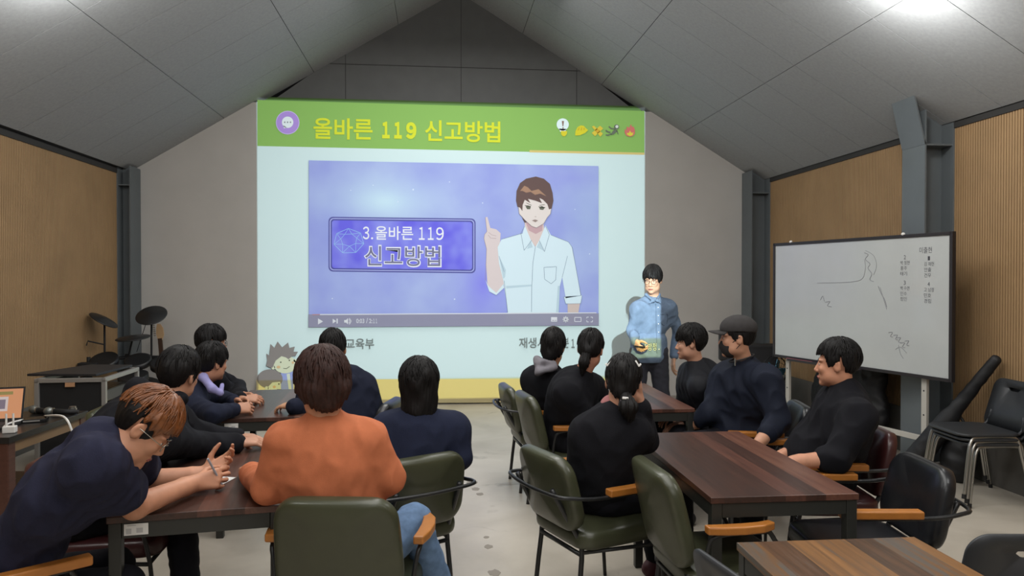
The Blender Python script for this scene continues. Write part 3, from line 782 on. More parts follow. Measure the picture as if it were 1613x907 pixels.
flat('sparkles', [circ(u, v, r, 8) for u, v, r in ((588, 292, 1), (651, 299, 1.4), (708, 287, 1), (760, 320, 1), (838, 300, .8), (553, 300, .9), (928, 400, 1), (716, 471, 1.2), (627, 318, 1), (905, 330, .8), (524, 470, 1))], 'd5dcf0', video)
# caption plate
def plate(x0, y0, x1, y1, r, tilt=.012): 
    return [((x0+x1)/2+px, (y0+y1)/2+py+tilt*px) for px, py in rrect(x1-x0, y1-y0, r)]
flat('caption_rim', [plate(518, 343, 749, 429, 7)], '5f5f9d', video); flat('caption_rim', [plate(520, 345, 747, 427, 6)], 'a8abe2', video)
flat('caption_rim', [plate(521.5, 346.5, 745.5, 425.5, 5)], '58589a', video)
def cap_mat(g=.60):
    lin = lambda h_, l_=globals()['lin']: tuple(x*g for x in l_(h_))
    m = bpy.data.materials.new('slide_caption'); m.use_nodes = True; nt = m.node_tree; N = nt.nodes; L = nt.links
    b = N['Principled BSDF']; b.inputs['Roughness'].default_value = .95; b.inputs['Specular IOR Level'].default_value = 0
    tc = N.new('ShaderNodeTexCoord'); n = N.new('ShaderNodeTexNoise'); n.inputs['Scale'].default_value = 2.6; n.inputs['Detail'].default_value = 2; L.new(tc.outputs['Object'], n.inputs['Vector'])
    r = N.new('ShaderNodeValToRGB'); L.new(n.outputs['Fac'], r.inputs[0])
    r.color_ramp.elements[0].position = .35; r.color_ramp.elements[0].color = (*lin('8f92e6'), 1); r.color_ramp.elements[1].position = .62; r.color_ramp.elements[1].color = (*lin('6e67de'), 1)
    L.new(r.outputs[0], b.inputs['Base Color']); return m
flat('caption_panel', [plate(523.5, 348.5, 743.5, 423.5, 4)], '', video, m=cap_mat())
gl = []
gc = [(528+38*0, 0)]
for k in range(7): gl += strokep([(550+24*cos(2*pi*k/7+.2), 380+20*sin(2*pi*k/7+.2)), (550+24*cos(2*pi*(k+1)/7+.2), 380+20*sin(2*pi*(k+1)/7+.2))], .7)
for k in range(7): gl += strokep([(550+24*cos(2*pi*k/7+.2), 380+20*sin(2*pi*k/7+.2)), (550+13*cos(2*pi*k/7+.6), 378+10*sin(2*pi*k/7+.6)), (550+24*cos(2*pi*(k+1)/7+.2), 380+20*sin(2*pi*(k+1)/7+.2))], .6)
for k in range(7): gl += strokep([(550+13*cos(2*pi*k/7+.6), 378+10*sin(2*pi*k/7+.6)), (550+13*cos(2*pi*(k+1)/7+.6), 378+10*sin(2*pi*(k+1)/7+.6))], .6)
flat('wire_globe', gl, '9cc4ec', video)
LAY[0] += 1
for s_, x0, x1, dy in (('３', 572, 582, 0), ('.', 585, 588, 0), ('올바른', 591.5, 651, -1), ('１', 660, 669, 0), ('１', 674, 683, 0), ('９', 687, 699, 0)):
    if s_ == '.': flat('caption_line', [circ(586.5, 375.5, 1.7, 10)], 'e8e6ee', video, lay=LAY[0])
    else: stext('caption_line', s_, x0, 357+dy+.01*(x0-572), x1, 377-dy*.6+.01*(x0-572), 'e8e6ee', .01, .01, video, lay=LAY[0])
stext('caption_outline', '신고방법', 573.5, 385.5, 695.5, 420.5, 'e6e4f0', .035, .008, video)
stext('caption_lettering', '신고방법', 575.5, 387.5, 693.5, 418.5, '77758f', .004, .008, video)
# drawn presenter inside the video: a generic young man with a raised finger
def K(pts): return [(740+x*.2756, 260+y*.2756) for x, y in pts]
drawn = flat('drawn_arm', [K([(88, 300), (100, 297), (116, 360), (125, 362), (150, 368), (175, 390), (172, 440), (160, 480), (165, 560), (195, 680), (150, 735), (100, 690), (92, 560), (95, 480), (80, 420), (84, 395), (97, 380)])], 'd8c7c8', video)
flat('drawn_finger_lines', [*strokep(K([(106, 385), (125, 400), (150, 405)]), .5), *strokep(K([(104, 400), (118, 418), (150, 420)]), .5), *strokep(K([(88, 300), (97, 380), (84, 397), (80, 420), (95, 480), (92, 560), (88, 660)]), .5)], 'a58f98', video)
flat('drawn_hair_back', [K([(290, 250), (300, 310), (318, 345), (330, 290)]), K([(440, 270), (435, 300), (415, 345), (405, 290)])], '6d5a5c', video)
flat('drawn_neck', [K([(312, 330), (418, 330), (425, 390), (375, 470), (315, 390)])], 'd9c3c0', video)
flat('drawn_neck_shade', [K([(318, 330), (415, 330), (412, 375), (375, 395), (335, 375)])], 'c3a0a6', video)
flat('drawn_shirt', [K([(312, 345), (300, 390), (180, 425), (158, 470), (165, 560), (190, 660), (205, 760), (215, 840), (195, 905), (500, 905), (505, 840), (512, 690), (525, 640), (545, 760), (630, 745), (605, 600), (580, 470), (560, 440), (460, 400), (430, 345), (395, 430), (372, 470), (345, 425)]),
    K([(88, 655), (105, 690), (150, 730), (190, 680), (195, 700), (150, 742), (110, 722)]), K([(534, 752), (638, 744), (630, 790), (545, 792)])], 'd4e2ec', video)
flat('drawn_shirt_shade', [K([(205, 690), (350, 682), (352, 692), (260, 700), (207, 705)]), K([(165, 520), (205, 600), (200, 640), (190, 650)]), K([(500, 690), (512, 690), (505, 840), (490, 840)]), K([(345, 430), (358, 470), (325, 480)]), K([(395, 435), (420, 490), (380, 470)])], 'bccdd9', video)
flat('drawn_forearm', [K([(556, 792), (626, 790), (612, 868), (600, 905), (556, 905)])], 'cdb9b4', video)
flat('drawn_shirt_lines', [*strokep(K([(372, 470), (358, 560), (352, 700), (350, 838)]), .6), *strokep(K([(312, 350), (290, 390), (308, 488), (352, 430)]), .6), *strokep(K([(395, 432), (424, 495), (452, 398), (430, 350)]), .6),
    *strokep(K([(421, 585), (492, 580), (488, 655), (462, 678), (425, 652), (421, 585)]), .6), *strokep(K([(180, 425), (300, 390)]), .5), *strokep(K([(460, 400), (560, 440), (582, 470), (605, 600), (632, 745), (534, 752), (545, 792), (630, 790), (638, 744)]), .5),
    *strokep(K([(525, 640), (555, 520)]), .5), *strokep(K([(165, 520), (195, 610)]), .5), *strokep(K([(195, 660), (215, 840)]), .5)], '7f8a9c', video)
flat('drawn_face', [K([(275, 240), (290, 240), (300, 190), (440, 190), (450, 250), (463, 250), (458, 280), (440, 300), (420, 335), (378, 360), (350, 350), (312, 315), (296, 295), (280, 280)])], 'e0d2cf', video)
flat('drawn_hair', [K([(270, 240), (262, 205), (265, 150), (285, 105), (320, 80), (375, 68), (420, 80), (455, 110), (470, 160), (475, 205), (465, 250), (450, 255), (440, 225), (415, 200), (395, 190), (410, 220), (370, 205), (330, 195), (345, 220), (312, 200), (300, 230), (298, 265), (285, 245)])], '6b5654', video)
flat('drawn_hair_shine', [K([(285, 150), (310, 120), (330, 130), (350, 150), (390, 140), (435, 180), (400, 165), (370, 172), (345, 155), (320, 160), (300, 150)])], 'a8836f', video)
flat('drawn_eyes', [K([(316, 238), (330, 232), (346, 240), (342, 254), (325, 254)]), K([(393, 242), (410, 236), (426, 246), (416, 258), (398, 256)]), *strokep(K([(312, 232), (346, 238)]), .9), *strokep(K([(390, 240), (428, 244)]), .9), *strokep(K([(320, 218), (350, 232)]), .8), *strokep(K([(395, 232), (425, 228)]), .8)], '6b6a60', video)
flat('drawn_mouth', [K([(352, 318), (370, 312), (388, 318), (372, 328)]), *strokep(K([(368, 296), (378, 297)]), .6)], '9a8682', video)
flat('drawn_lines', [*strokep(K([(275, 240), (280, 280), (312, 315), (350, 350), (378, 360), (420, 335), (440, 300), (458, 280), (463, 250)]), .5)], '8b7d80', video)
# player bar
def bar_mat():
    m = bpy.data.materials.new('slide_bar'); m.use_nodes = True; b = m.node_tree.nodes['Principled BSDF']
    b.inputs['Base Color'].default_value = (*[x*.60 for x in lin('9c98ae')], 1); b.inputs['Roughness'].default_value = .95; b.inputs['Specular IOR Level'].default_value = 0; b.inputs['Alpha'].default_value = .8
    return m
flat('player_bar', [[(487, 494.5), (942, 493), (942, 512), (487, 515)]], '', video, m=bar_mat())
flat('progress_line', [[(505, 494.2), (938, 491.5), (938, 493), (505, 495.8)]], 'd5d3dc', video); flat('progress_played', [[(493, 494.4), (505, 494.2), (505, 495.8), (493, 496)]], 'b58a90', video)
flat('player_icons', [[(502, 501), (502, 510.5), (510, 505.8)], [(525, 501.5), (525, 509), (530.5, 505.3)], [(531, 501.5), (533, 501.5), (533, 509), (531, 509)], [(543, 503.5), (546, 503.5), (549, 500.5), (549, 510.5), (546, 507.5), (543, 507.5)],
    *strokep([(550.5, 502.5), (552, 505.5), (550.5, 508.5)], 1.1), *strokep([(551, 500.5), (554, 505.5), (551, 510.5)], 1.1),
    [(867, 499), (876.5, 499), (876.5, 506), (867, 506)], circ(890, 502.5, 3.8), *[circ(890+4*cos(k*pi/4), 502.5+4*sin(k*pi/4), 1.1, 6) for k in range(8)],
    *strokep([(904, 499.5), (914, 499.5), (914, 506), (904, 506), (904, 499.5)], 1.1), *strokep([(923, 501), (923, 499), (926, 499)], 1.1), *strokep([(929, 499), (932, 499), (932, 501)], 1.1), *strokep([(923, 504), (923, 506.5), (926, 506.5)], 1.1), *strokep([(929, 506.5), (932, 506.5), (932, 504)], 1.1)], 'd8d6de', video)
flat('icon_details', [*strokep([(868.5, 504), (872, 504)], .9), *strokep([(873, 504), (875.5, 504)], .9), circ(890, 502.5, 1.5, 10)], '8f8b9e', video)
LAY[0] += 1
for s_, x0, x1 in (('0:03', 562, 574.5), ('/', 577.5, 580), ('2:', 582, 587.2), ('１', 588.4, 590.8), ('１', 592.3, 594.7)): stext('time_code', s_, x0, 501.5 if s_ != '/' else 500.5, x1, 508.5, 'd8d6de', .012, 0, video, lay=LAY[0])
# captions below the video
stext('source_caption', '교육부', 546, 532.5, 590, 548.5, '7d8484', .012, 0)
LAY[0] += 1
for s_, x0, x1 in (('재생시간', 817, 874), ('２분', 878, 895), ('１', 899, 904), ('１', 908, 913), ('초', 917, 932)): stext('length_caption', s_, x0, 531 if s_ not in '１' else 533, x1, 547, '7d8484', .014, 0, lay=LAY[0])
flat('footer_band', [[(405.5, 597), (1015, 594.5), (1015, 632), (405.5, 634)]], 'e6d8a8')
# two cartoon boys in the corner
kid = flat('cartoon_boys', [[(444, 586), (463, 584), (464, 620), (444, 622)]], '9aa3d6')
flat('boy_collar', [[(453, 588), (458, 587), (461, 615), (457, 616)]], 'd3d8c8', kid)
flat('boy_face', [circ(450.5, 573, 18, 24, 14), circ(466.5, 567, 2.6, 10), circ(432, 578, 3, 10)], 'd6d8be', kid)
flat('boy_hair', [[(421, 575), (423, 566), (421.5, 556), (426, 559), (428, 541), (434, 547), (439, 537), (446, 546), (455.5, 538.5), (457.5, 547), (466, 545), (464, 553), (471, 553), (467, 560), (462, 560), (456, 565), (452, 562), (445, 560), (436, 567), (431, 578), (427, 578)]], '8c8482', kid)
flat('boy_hair', [circ(427, 595.5, 20, 28, 15)], '8c8482', kid); flat('boy_face', [[(424, 616), (424, 608), (431, 601), (443, 600), (445, 616)], circ(422, 610, 3, 10)], 'd6d8be', kid)
flat('boy_features', [circ(444, 569.5, 1.2, 8), circ(457.5, 566.5, 1.2, 8), *strokep([(448, 579), (453, 579.5), (458, 576)], .8), circ(441, 603.5, 1.2, 8), *strokep([(438, 612), (445, 612)], .8)], '54544c', kid)
flat('boy_cheek', [circ(440.5, 577, 3, 12, 2.2), circ(463, 570, 2, 10), circ(434, 608, 2.6, 12, 2)], 'd9b48c', kid)

# ------------------------------------------------------------ tables
def table(label, loc, rz, wd, ln, top_m, sticker=False):
    t = thing('wooden_table', label, 'table', loc, rz, 'wooden tables on black steel frames')
    b = MB(); b.box((0, 0, .737), (wd, ln, .026), bev=.003); b.out('tabletop', top_m, t)
    a, c = wd/2-.005, ln/2-.005
    for sx in (-1, 1):
        for sy in (-1, 1): MB().box((sx*(a-.022), sy*(c-.022), .362), (.044, .044, .724)).out('leg', M_TABLESTEEL, t, bevel=.003)
    b = MB()
    for sx in (-1, 1): b.box((sx*(a-.012), 0, .694), (.02, ln-.10, .058))
    for sy in (-1, 1): b.box((0, sy*(c-.012), .694), (wd-.10, .02, .058))
    b.out('apron', M_TABLESTEEL, t, bevel=.002)
    if sticker:
        s = MB(); s.box((-wd/2+.10, -c-.001, .698), (.082, .002, .042)); st = s.out('label_sticker', M_PAPER, t)
        s = MB(); s.box((-wd/2+.075, -c-.0022, .692), (.018, .001, .02)); s.box((-wd/2+.112, -c-.0022, .694), (.022, .001, .018)); s.box((-wd/2+.085, -c-.0022, .713), (.03, .001, .003)); s.out('print', mat('faint_print', 'b3b2b2', .8), st)
    return t
R8 = radians(8.0)
def ctr(x, y, rz, wd, ln): return (x+cos(rz)*wd/2-sin(rz)*ln/2, y+sin(rz)*wd/2+cos(rz)*ln/2, 0)   # near-left corner given
table('dark walnut table with white sticker where the person writes', ctr(-1.21, 2.77, R8, .62, 1.2), R8, .62, 1.2, M_WOOD, True)
table('dark table with clasped hands resting on it, nearest the left end wall', ctr(-1.39, 4.66, radians(4), .62, 1.2), radians(4), .62, 1.2, M_WOOD, True)
table('empty-topped reddish brown table between two empty chairs', ctr(1.08, 2.79, radians(-.6), .62, 1.2), radians(-.6), .62, 1.22, M_WOOD)
table('dark table in front of the standing presenter', ctr(1.10, 4.72, 0, .62, 1.2), 0, .62, 1.2, M_WOOD)
table('bare table of mixed orange and grey planks in the near right corner', ctr(.96, 1.10, radians(-1), .62, 1.2), radians(-1), .62, 1.2, M_WOOD2)

# ------------------------------------------------------------ armchairs
def cushion(name, w_, d_, h_, m, parent, M, crown=.012, taper=1., r=.06, curve=0.):
    """padded slab with rounded plan, domed faces and a soft edge; M places it"""
    P = rrect(w_, d_, r, 6); b = MB(); n = len(P); rings = []
    prof = [(.62, -.5), (.92, -.47), (.985, -.33), (1., -.1), (1., .1), (.985, .33), (.92, .47), (.62, .5)]
    for s_, z in prof:
        rings.append([b.b.verts.new((x*s_*(1+(taper-1)*(y/d_+.5)), y*s_, z*h_+(crown if z > .4 and s_ < .7 else 0)+curve*(x/w_*2)**2)) for x, y in P])
    for A, B in zip(rings, rings[1:]):
        for k in range(n): b.b.faces.new((A[k], A[(k+1) % n], B[(k+1) % n], B[k]))
    for rg, z in ((rings[0], -.5*h_), (rings[-1], .5*h_+crown*1.4)):
        c = b.b.verts.new((0, 0, z))
        for k in range(n): b.b.faces.new((rg[k], rg[(k+1) % n], c))
    bmesh.ops.transform(b.b, matrix=M, verts=b.b.verts)
    o = b.out(name, m, parent, True); s_ = o.modifiers.new('s', 'SUBSURF'); s_.levels = 1; s_.render_levels = 1
    return o
def armchair(label, vin, loc, deg, name='armchair', ht=.80, loop=True):
    c = thing(name, label, 'chair', loc, radians(deg), 'padded armchairs with wooden armrests')
    cushion('seat', .50, .49, .10, vin, c, Matrix.Translation((0, .01, .405)), r=.09)
    lean = radians(13)
    bh = ht-.44
    Mb = Matrix.Translation((0, -.255-.03, .44+bh/2)) @ Matrix.Rotation(pi/2+lean, 4, 'X') 
    cushion('backrest', .49, bh, .075, vin, c, Mb, taper=.92, r=.10, curve=-.025)
    zl = .625
    # loop rail: behind the backrest at mid height and forward under the armrests
    rail = MB(); yb = -.335-.02
    rail.tube([(-.285, .16, .618), (-.285, -.05, .618), (-.283, -.20, .622), (-.272, -.30, zl+.01), (-.22, yb-.01, zl+.015), (0, yb-.035, zl+.015), (.22, yb-.01, zl+.015), (.272, -.30, zl+.01), (.283, -.20, .622), (.285, -.05, .618), (.285, .16, .618)], .0095, 8, smooth=5)
    if loop: rail.out('arm_rail', M_BLACKSTEEL, c, True)
    else:
        rail.b.free()
        for s_ in (-1, 1): MB().tube([(s_*.285, .07, .62), (s_*.285, -.14, .615), (s_*.27, -.18, .55), (s_*.245, -.19, .38), (s_*.205, -.205, .335)], .009, 8, smooth=4).out('arm_rail', M_BLACKSTEEL, c, True)
    for s_ in (-1, 1):
        b = MB(); b.tube([(s_*.20, -.235, 0), (s_*.192, -.215, .20), (s_*.185, -.20, .36), (s_*.18, -.225, .43)]+([(s_*.172, -.30, .56), (s_*.165, -.352, .655)] if loop else []), .0125, 8, smooth=3)
        b.out('leg', M_BLACKSTEEL, c, True)
        b = MB(); b.tube([(s_*.245, .235, 0), (s_*.262, .215, .35), (s_*.282, .16 if loop else .09, .60), (s_*.285, .13 if loop else .06, .618)], .010, 8, smooth=3); b.out('leg', M_BLACKSTEEL, c, True)
        b = MB()
        if loop: b.box((s_*.29, .045, .641), (.052, .34, .034), bev=.007)
        else:
            A_ = [(-.19, .262), (-.12, .268), (-.04, .270), (.03, .266), (.09, .250)]; B_ = [(.10, .285), (.04, .315), (-.04, .324), (-.12, .318), (-.19, .302)]
            b.prism([(s_*x, y) for y, x in A_+B_], .032, Matrix.Translation((0, 0, .625)))
        b.out('armrest', M_ARM, c, bevel=0 if loop else .006)
    b = MB(); b.tube([(-.186, -.205, .335), (.186, -.205, .335)], .011, 8); b.tube([(-.262, .21, .345), (-.19, -.20, .345)], .010, 8); b.tube([(.262, .21, .345), (.19, -.20, .345)], .010, 8); b.tube([(-.262, .21, .345), (.262, .21, .345)], .010, 8)
    b.out('seat_frame', M_BLACKSTEEL, c, True)
    return c
G = M_VGREEN
proto = armchair('olive vinyl armchair holding the person with hair clips', G, (.78, 3.56, 0), -68)
CH = 'padded armchairs with wooden armrests'
plain = armchair('empty olive vinyl armchair pushed against the reddish table', G, (1.21, 3.02, 0), -86, ht=.84, loop=False)
# 'empty olive vinyl armchair pushed against the reddish table', CH)
dup(proto, (-.22, 3.66, 0), radians(30), 'olive vinyl armchair holding the bob-haired person', CH)
dup(plain, (-.33, 2.95, 0), radians(-8), 'olive vinyl armchair seen from behind, under the orange sweater', CH)
dup(proto, (.83, 5.66, 0), radians(-84), 'olive armchair farthest up the aisle, behind the grey hood', CH)
dup(plain, (.90, 5.00, 0), radians(-82), 'olive armchair holding the ponytailed person in the far row', CH)
dup(proto, (-1.86, 4.92, 0), radians(-86), 'armchair under the person with the lavender collar', CH)
dup(proto, (-1.92, 5.62, 0), radians(-86), 'armchair under the person with dark-rimmed glasses', CH)
bk = armchair('empty black leather armchair at the right of the reddish table', M_VBLACK, (1.91, 3.12, 0), 84)
dup(bk, (-.62, 5.06, 0), radians(78), 'black leather armchair beside the far left table', CH)
dup(bk, (2.14, 5.40, 0), radians(76), 'armchair under the person in the black jacket', CH)
dup(bk, (2.10, 4.66, 0), radians(78), 'armchair under the person in the cap', CH)
dup(bk, (-1.56, 2.76, 0), radians(-52), 'armchair under the person writing, armrest in the near left corner', CH)
mr = armchair('maroon leather armchair holding the person in the black sweater', M_VMAROON, (2.14, 3.86, 0), 82)
dup(mr, (-1.52, 3.62, 0), radians(-86), 'armchair under the person in the black hoodie', CH)
# ------------------------------------------------------------ plastic stacking chairs
def plastic_chair(label, loc, deg, group=None, name='stacking_chair', seat_z=.45):
    c = thing(name, label, 'chair', loc, radians(deg), group)
    # curved backrest with an oval grip hole, bridged from an outer and an inner outline
    n = 48; W_, H_ = .45, .36; hole = (0, .115, .065, .020)
    outer = rrect(W_, H_, .07, 11)
    inner = []
    for x, y in outer:
        a = math.atan2(y-hole[1], x-hole[0]); inner.append((hole[0]+hole[2]*cos(a), hole[1]+hole[3]*sin(a)))
    b = MB()
    def P(x, y, d): return (x*(1-.10*(y/H_+.5)*.6), -.235-.10*(y/H_+.5)+.22*(x*x)+d, .43+.19+y)
    fr = [[b.b.verts.new(P(x, y, d)) for x, y in pl] for pl, d in ((outer, 0), ([(x*.6+i*.4, y*.6+j*.4) for (x, y), (i, j) in zip(outer, inner)], 0), (inner, 0), (inner, -.012), ([(x*.6+i*.4, y*.6+j*.4) for (x, y), (i, j) in zip(outer, inner)], -.012), (outer, -.012))]
    fr.append(fr[0])
    for A, B in zip(fr, fr[1:]):
        for k in range(len(A)): b.b.faces.new((A[k], A[(k+1) % len(A)], B[(k+1) % len(A)], B[k]))
    b.out('backrest', M_PLASTIC, c, True)
    cushion('seat', .47, .46, .03, M_PLASTIC, c, Matrix.Translation((0, .0, seat_z-.01)), r=.10, crown=-.006)
    for s_ in (-1, 1):
        b = MB(); b.tube([(s_*.25, .22, 0), (s_*.235, .18, .30), (s_*.225, .15, .405), (s_*.215, .09, .425), (s_*.21, -.13, .425), (s_*.215, -.19, .40), (s_*.225, -.21, .30), (s_*.245, -.27, 0)], .011, 10, smooth=4)
        l = b.out('leg', M_CHROME, c, True)
        b = MB(); b.cyl((s_*.25, .22, 0), (s_*.249, .217, .03), .014); b.cyl((s_*.245, -.27, 0), (s_*.244, -.266, .03), .014); b.out('foot_cap', M_BLACK, l)
        b = MB(); b.tube([(s_*.19, -.16, .42), (s_*.185, -.24, .46), (s_*.17, -.262, .56)], .010, 8, smooth=3); b.out('back_bracket', M_PLASTIC, c, True)
    return c
pc = plastic_chair('grey plastic chair back with oval grip hole beside the mixed-plank table', (1.145, 2.03, 0), -80, 'plastic stacking chairs')
dup(pc, (1.95, 2.47, 0), radians(-6), 'dark plastic chair back in the bottom right corner of the picture', 'plastic stacking chairs')
for i, lb in enumerate(('lowest of the nested chrome-legged chairs by the right wall', 'middle of the nested chrome-legged chairs by the right wall', 'topmost of the nested chrome-legged chairs by the right wall')):
    dup(pc, (3.985-.022*i, 4.99, .034*i), radians(85), lb, 'nested chairs by the right wall')

# ------------------------------------------------------------ whiteboard on its stand
wl, wr = at(1220, 385, 7.62), at(1499, 366, 5.70)
ax = V(wr.x-wl.x, wr.y-wl.y, 0); WLEN = ax.length; ax.normalize()
wbz0, wbz1 = .82, 1.985
wb = thing('whiteboard', 'large wheeled whiteboard with handwriting and black frame by the right wall', 'whiteboard', (wl.x, wl.y, 0), math.atan2(ax.y, ax.x))
MB().box((WLEN/2, .012, (wbz0+wbz1)/2), (WLEN-.02, .02, wbz1-wbz0-.02)).out('writing_surface', mat('whiteboard_enamel', 'b4b7b6', .13, var=.03, vs=3), wb)
b = MB()
for z in (wbz0, wbz1): b.box((WLEN/2, .012, z), (WLEN+.02, .04, .028))
for x in (0, WLEN): b.box((x, .012, (wbz0+wbz1)/2), (.028, .04, wbz1-wbz0+.028))
b.out('board_frame', mat('board_frame_black', '221e20', .5), wb, bevel=.003)
b = MB(); b.box((WLEN*.35, -.03, wbz0-.02), (.9, .06, .012)); b.box((WLEN*.35, -.058, wbz0-.012), (.9, .006, .02)); b.out('pen_tray', mat('tray_dark', '2b2628', .5), wb)
tag(MB().box((WLEN*.20, 0, 0), (.34, .02, .012)).out('red_ruler', mat('pink_red', '9c4a55', .5), None), 'pinkish red strip lying on the whiteboard pen tray', 'ruler')
o = bpy.data.objects['red_ruler']; o.matrix_world = Matrix.Translation((wl.x, wl.y, 0)) @ Matrix.Rotation(math.atan2(ax.y, ax.x), 4, 'Z') @ Matrix.Translation((0, -.035, wbz0-.008))
M_STAND = mat('stand_offwhite', 'b0aca4', .5)
for x in (.16, WLEN-.27):
    b = MB(); b.box((x, .05, (wbz1-.1+.06)/2), (.05, .03, wbz1-.16)); st = b.out('stand_post', M_STAND, wb, bevel=.003)
    b = MB(); b.box((x, .05, .07), (.05, .56, .04)); b.out('stand_foot', M_STAND, wb, bevel=.003)
    b = MB()
    for z in (.3, .5, .7): b.cyl((x+.0, .034, z), (x, .036, z), .007)
    b.out('bolt_hole', M_BLACK, st)
    for y in (-.2, .3):
        b = MB(); b.cyl((x-.012, y, .027), (x+.012, y, .027), .027); b.box((x, y, .05), (.032, .03, .012)); b.out('caster', M_BLACK, wb)
b = MB(); b.box((WLEN/2, .05, .30), (WLEN-.40, .028, .045)); b.out('cross_bar', M_STAND, wb, bevel=.003)
b = MB(); b.box((WLEN/2, .05, .075), (WLEN-.40, .03, .04)); b.out('cross_bar', M_STAND, wb, bevel=.003)
for x in (WLEN*.12, WLEN*.78): b = MB(); b.sph((x, .0, wbz1+.018), (.018, .014, .014)); b.out('frame_clip', M_WHITE, wb)
def wtext(s, x, z, hgt, wd):
    me, co = text_mesh(s, -.006); n = np.zeros_like(co)
    for i, (a, q, _) in enumerate(co): n[i] = (x+wd*a, .0005, z+hgt*q)
    me.vertices.foreach_set('co', n.ravel()); me.materials.clear(); me.materials.append(M_INK); me.name = 'handwriting'
    link(bpy.data.objects.new('handwriting', me), wb)
Wd = WLEN
wtext('미출현', Wd-.29, 1.835, .05, .115)
for x, z, ls in ((Wd-.43, 1.79, ('2', '박 정현', '홍주', '태기')), (Wd-.43, 1.575, ('3', '백 수연', '인수', '정민')), (Wd-.20, 1.775, ('1', '김 재현', '안출', '건우')), (Wd-.20, 1.565, ('4', '고 남정', '민호', '경림'))):
    for k, s_ in enumerate(ls): wtext(s_, x-(.012 if k == 0 else .045), z-.046*k, .034, .02 if k == 0 else (.09 if k == 1 else .065))
def scrib(pts, r=.0028):
    b = MB(); b.tube([(x*Wd, .0005, z) for x, z in pts], r, 5, smooth=5); b.out('pen_stroke', mat('pen_grey', '8d8e92', .8), wb)
scrib([(.58, 1.86), (.60, 1.84), (.585, 1.80), (.61, 1.76), (.60, 1.72), (.62, 1.67), (.61, 1.62), (.63, 1.60)])
scrib([(.585, 1.88), (.63, 1.83), (.645, 1.74), (.63, 1.66)], .0018)
scrib([(.30, 1.585), (.42, 1.59), (.52, 1.60), (.57, 1.63), (.585, 1.72), (.58, 1.80)], .002)
scrib([(.655, 1.56), (.67, 1.50), (.69, 1.44), (.70, 1.38)], .003); scrib([(.665, 1.55), (.70, 1.36)], .0018)
for x, z in ((.72, 1.14), (.745, 1.12), (.76, 1.10), (.78, 1.06), (.80, 1.08)): scrib([(x-.01, z+.02), (x+.01, z+.025), (x, z-.01), (x+.012, z-.015)], .0024)
scrib([(.76, 1.06), (.77, .99), (.785, .95)], .002); scrib([(.745, 1.02), (.77, 1.045), (.80, 1.0)], .002)
scrib([(.32, 1.42), (.335, 1.46), (.345, 1.41)], .0025); scrib([(.35, 1.40), (.38, 1.41), (.365, 1.37), (.39, 1.36)], .0025)

# behind the whiteboard
fan = thing('electric_fan', 'black floor fan with blue hub behind the whiteboard', 'fan', (3.86, 8.05, 0), radians(20))
b = MB(); b.lathe([(.0, 0), (.17, 0), (.17, .02), (.05, .045), (.02, .06), (.02, .06)], 24); b.out('base', M_BLACK, fan, True)
MB().cyl((0, 0, .05), (0, 0, .42), .016).out('pole', M_BLACK, fan)
b = MB(); b.cyl((0, .0, .55), (0, .12, .55), .07, .05); b.out('motor', M_BLACK, fan)
b = MB()
for k in range(5): b.box((.085*cos(k*1.257), -.05, .55+.085*sin(k*1.257)), (.12, .008, .09), M=Matrix.Rotation(-k*1.257, 4, 'Y') @ Matrix.Rotation(.4, 4, 'X'))
b.sph((0, -.06, .55), (.045, .03, .045)); b.out('blades', mat('fan_blue', '3f7f9d', .4), fan)
b = MB()
for r in (.06, .11, .16, .19): b.tube([(r*cos(2*pi*k/28), -.11+.4*r*r*4*.4, .55+r*sin(2*pi*k/28)) for k in range(28)], .0025, 5, closed=True)
for k in range(16): b.tube([(.03*cos(k*pi/8), -.11, .55+.03*sin(k*pi/8)), (.12*cos(k*pi/8), -.10, .55+.12*sin(k*pi/8)), (.19*cos(k*pi/8), -.055, .55+.19*sin(k*pi/8)), (.19*cos(k*pi/8), -.0, .55+.19*sin(k*pi/8))], .002, 4)
b.tube([(.19*cos(2*pi*k/28), -.03, .55+.19*sin(2*pi*k/28)) for k in range(28)], .006, 6, closed=True); b.out('guard', M_BLACK, fan)
def softbag(name, label, cat, prims, m, loc, amp=.012, seed=2, h=.014):
    S = SDF(loc)
    for q in prims:
        if q[0] == 'c': S.cone(*q[1:5], k=.06)
        else: S.ell(q[1], q[2], k=.08)
    P, Q = S.mesh(h, wrinkle(amp, .16, seed), lambda X, Y, Z: .002-Z-loc[2])
    o = mesh_obj(name, P, Q, m); o.location = loc; tag(o, label, cat); return o
M_BAG = mat('black_nylon', '131316', .6, bump=.3, bs=300)
x0, y0 = 4.10, 6.90
softbag('covered_speaker', 'dark covered bulk standing behind the whiteboard stand', 'speaker', [('e', (x0, y0, .38), (.19, .62, .46)), ('e', (x0+.02, y0-.1, .72), (.15, .48, .22))], M_BAG, (x0, y0, 0))
eq = thing('equipment_box', 'low black equipment box on the floor behind the whiteboard stand', 'box', (3.84, 7.74, 0), radians(8))
MB().box((0, 0, .11), (.36, .30, .20), bev=.012).out('body', M_BLACK, eq); b = MB(); b.box((-.181, 0, .13), (.004, .2, .1)); b.cyl((-.19, -.06, .12), (-.18, -.06, .12), .02); b.cyl((-.19, .04, .15), (-.18, .04, .15), .012); b.out('front_panel', mat('panel_grey', '3a3a3d', .4), eq); 
b = MB(); b.box((.05, .0, .215), (.05, .12, .012)); b.out('handle', M_WHITE, eq)
def px_(u, d): return at(u, 560, d)
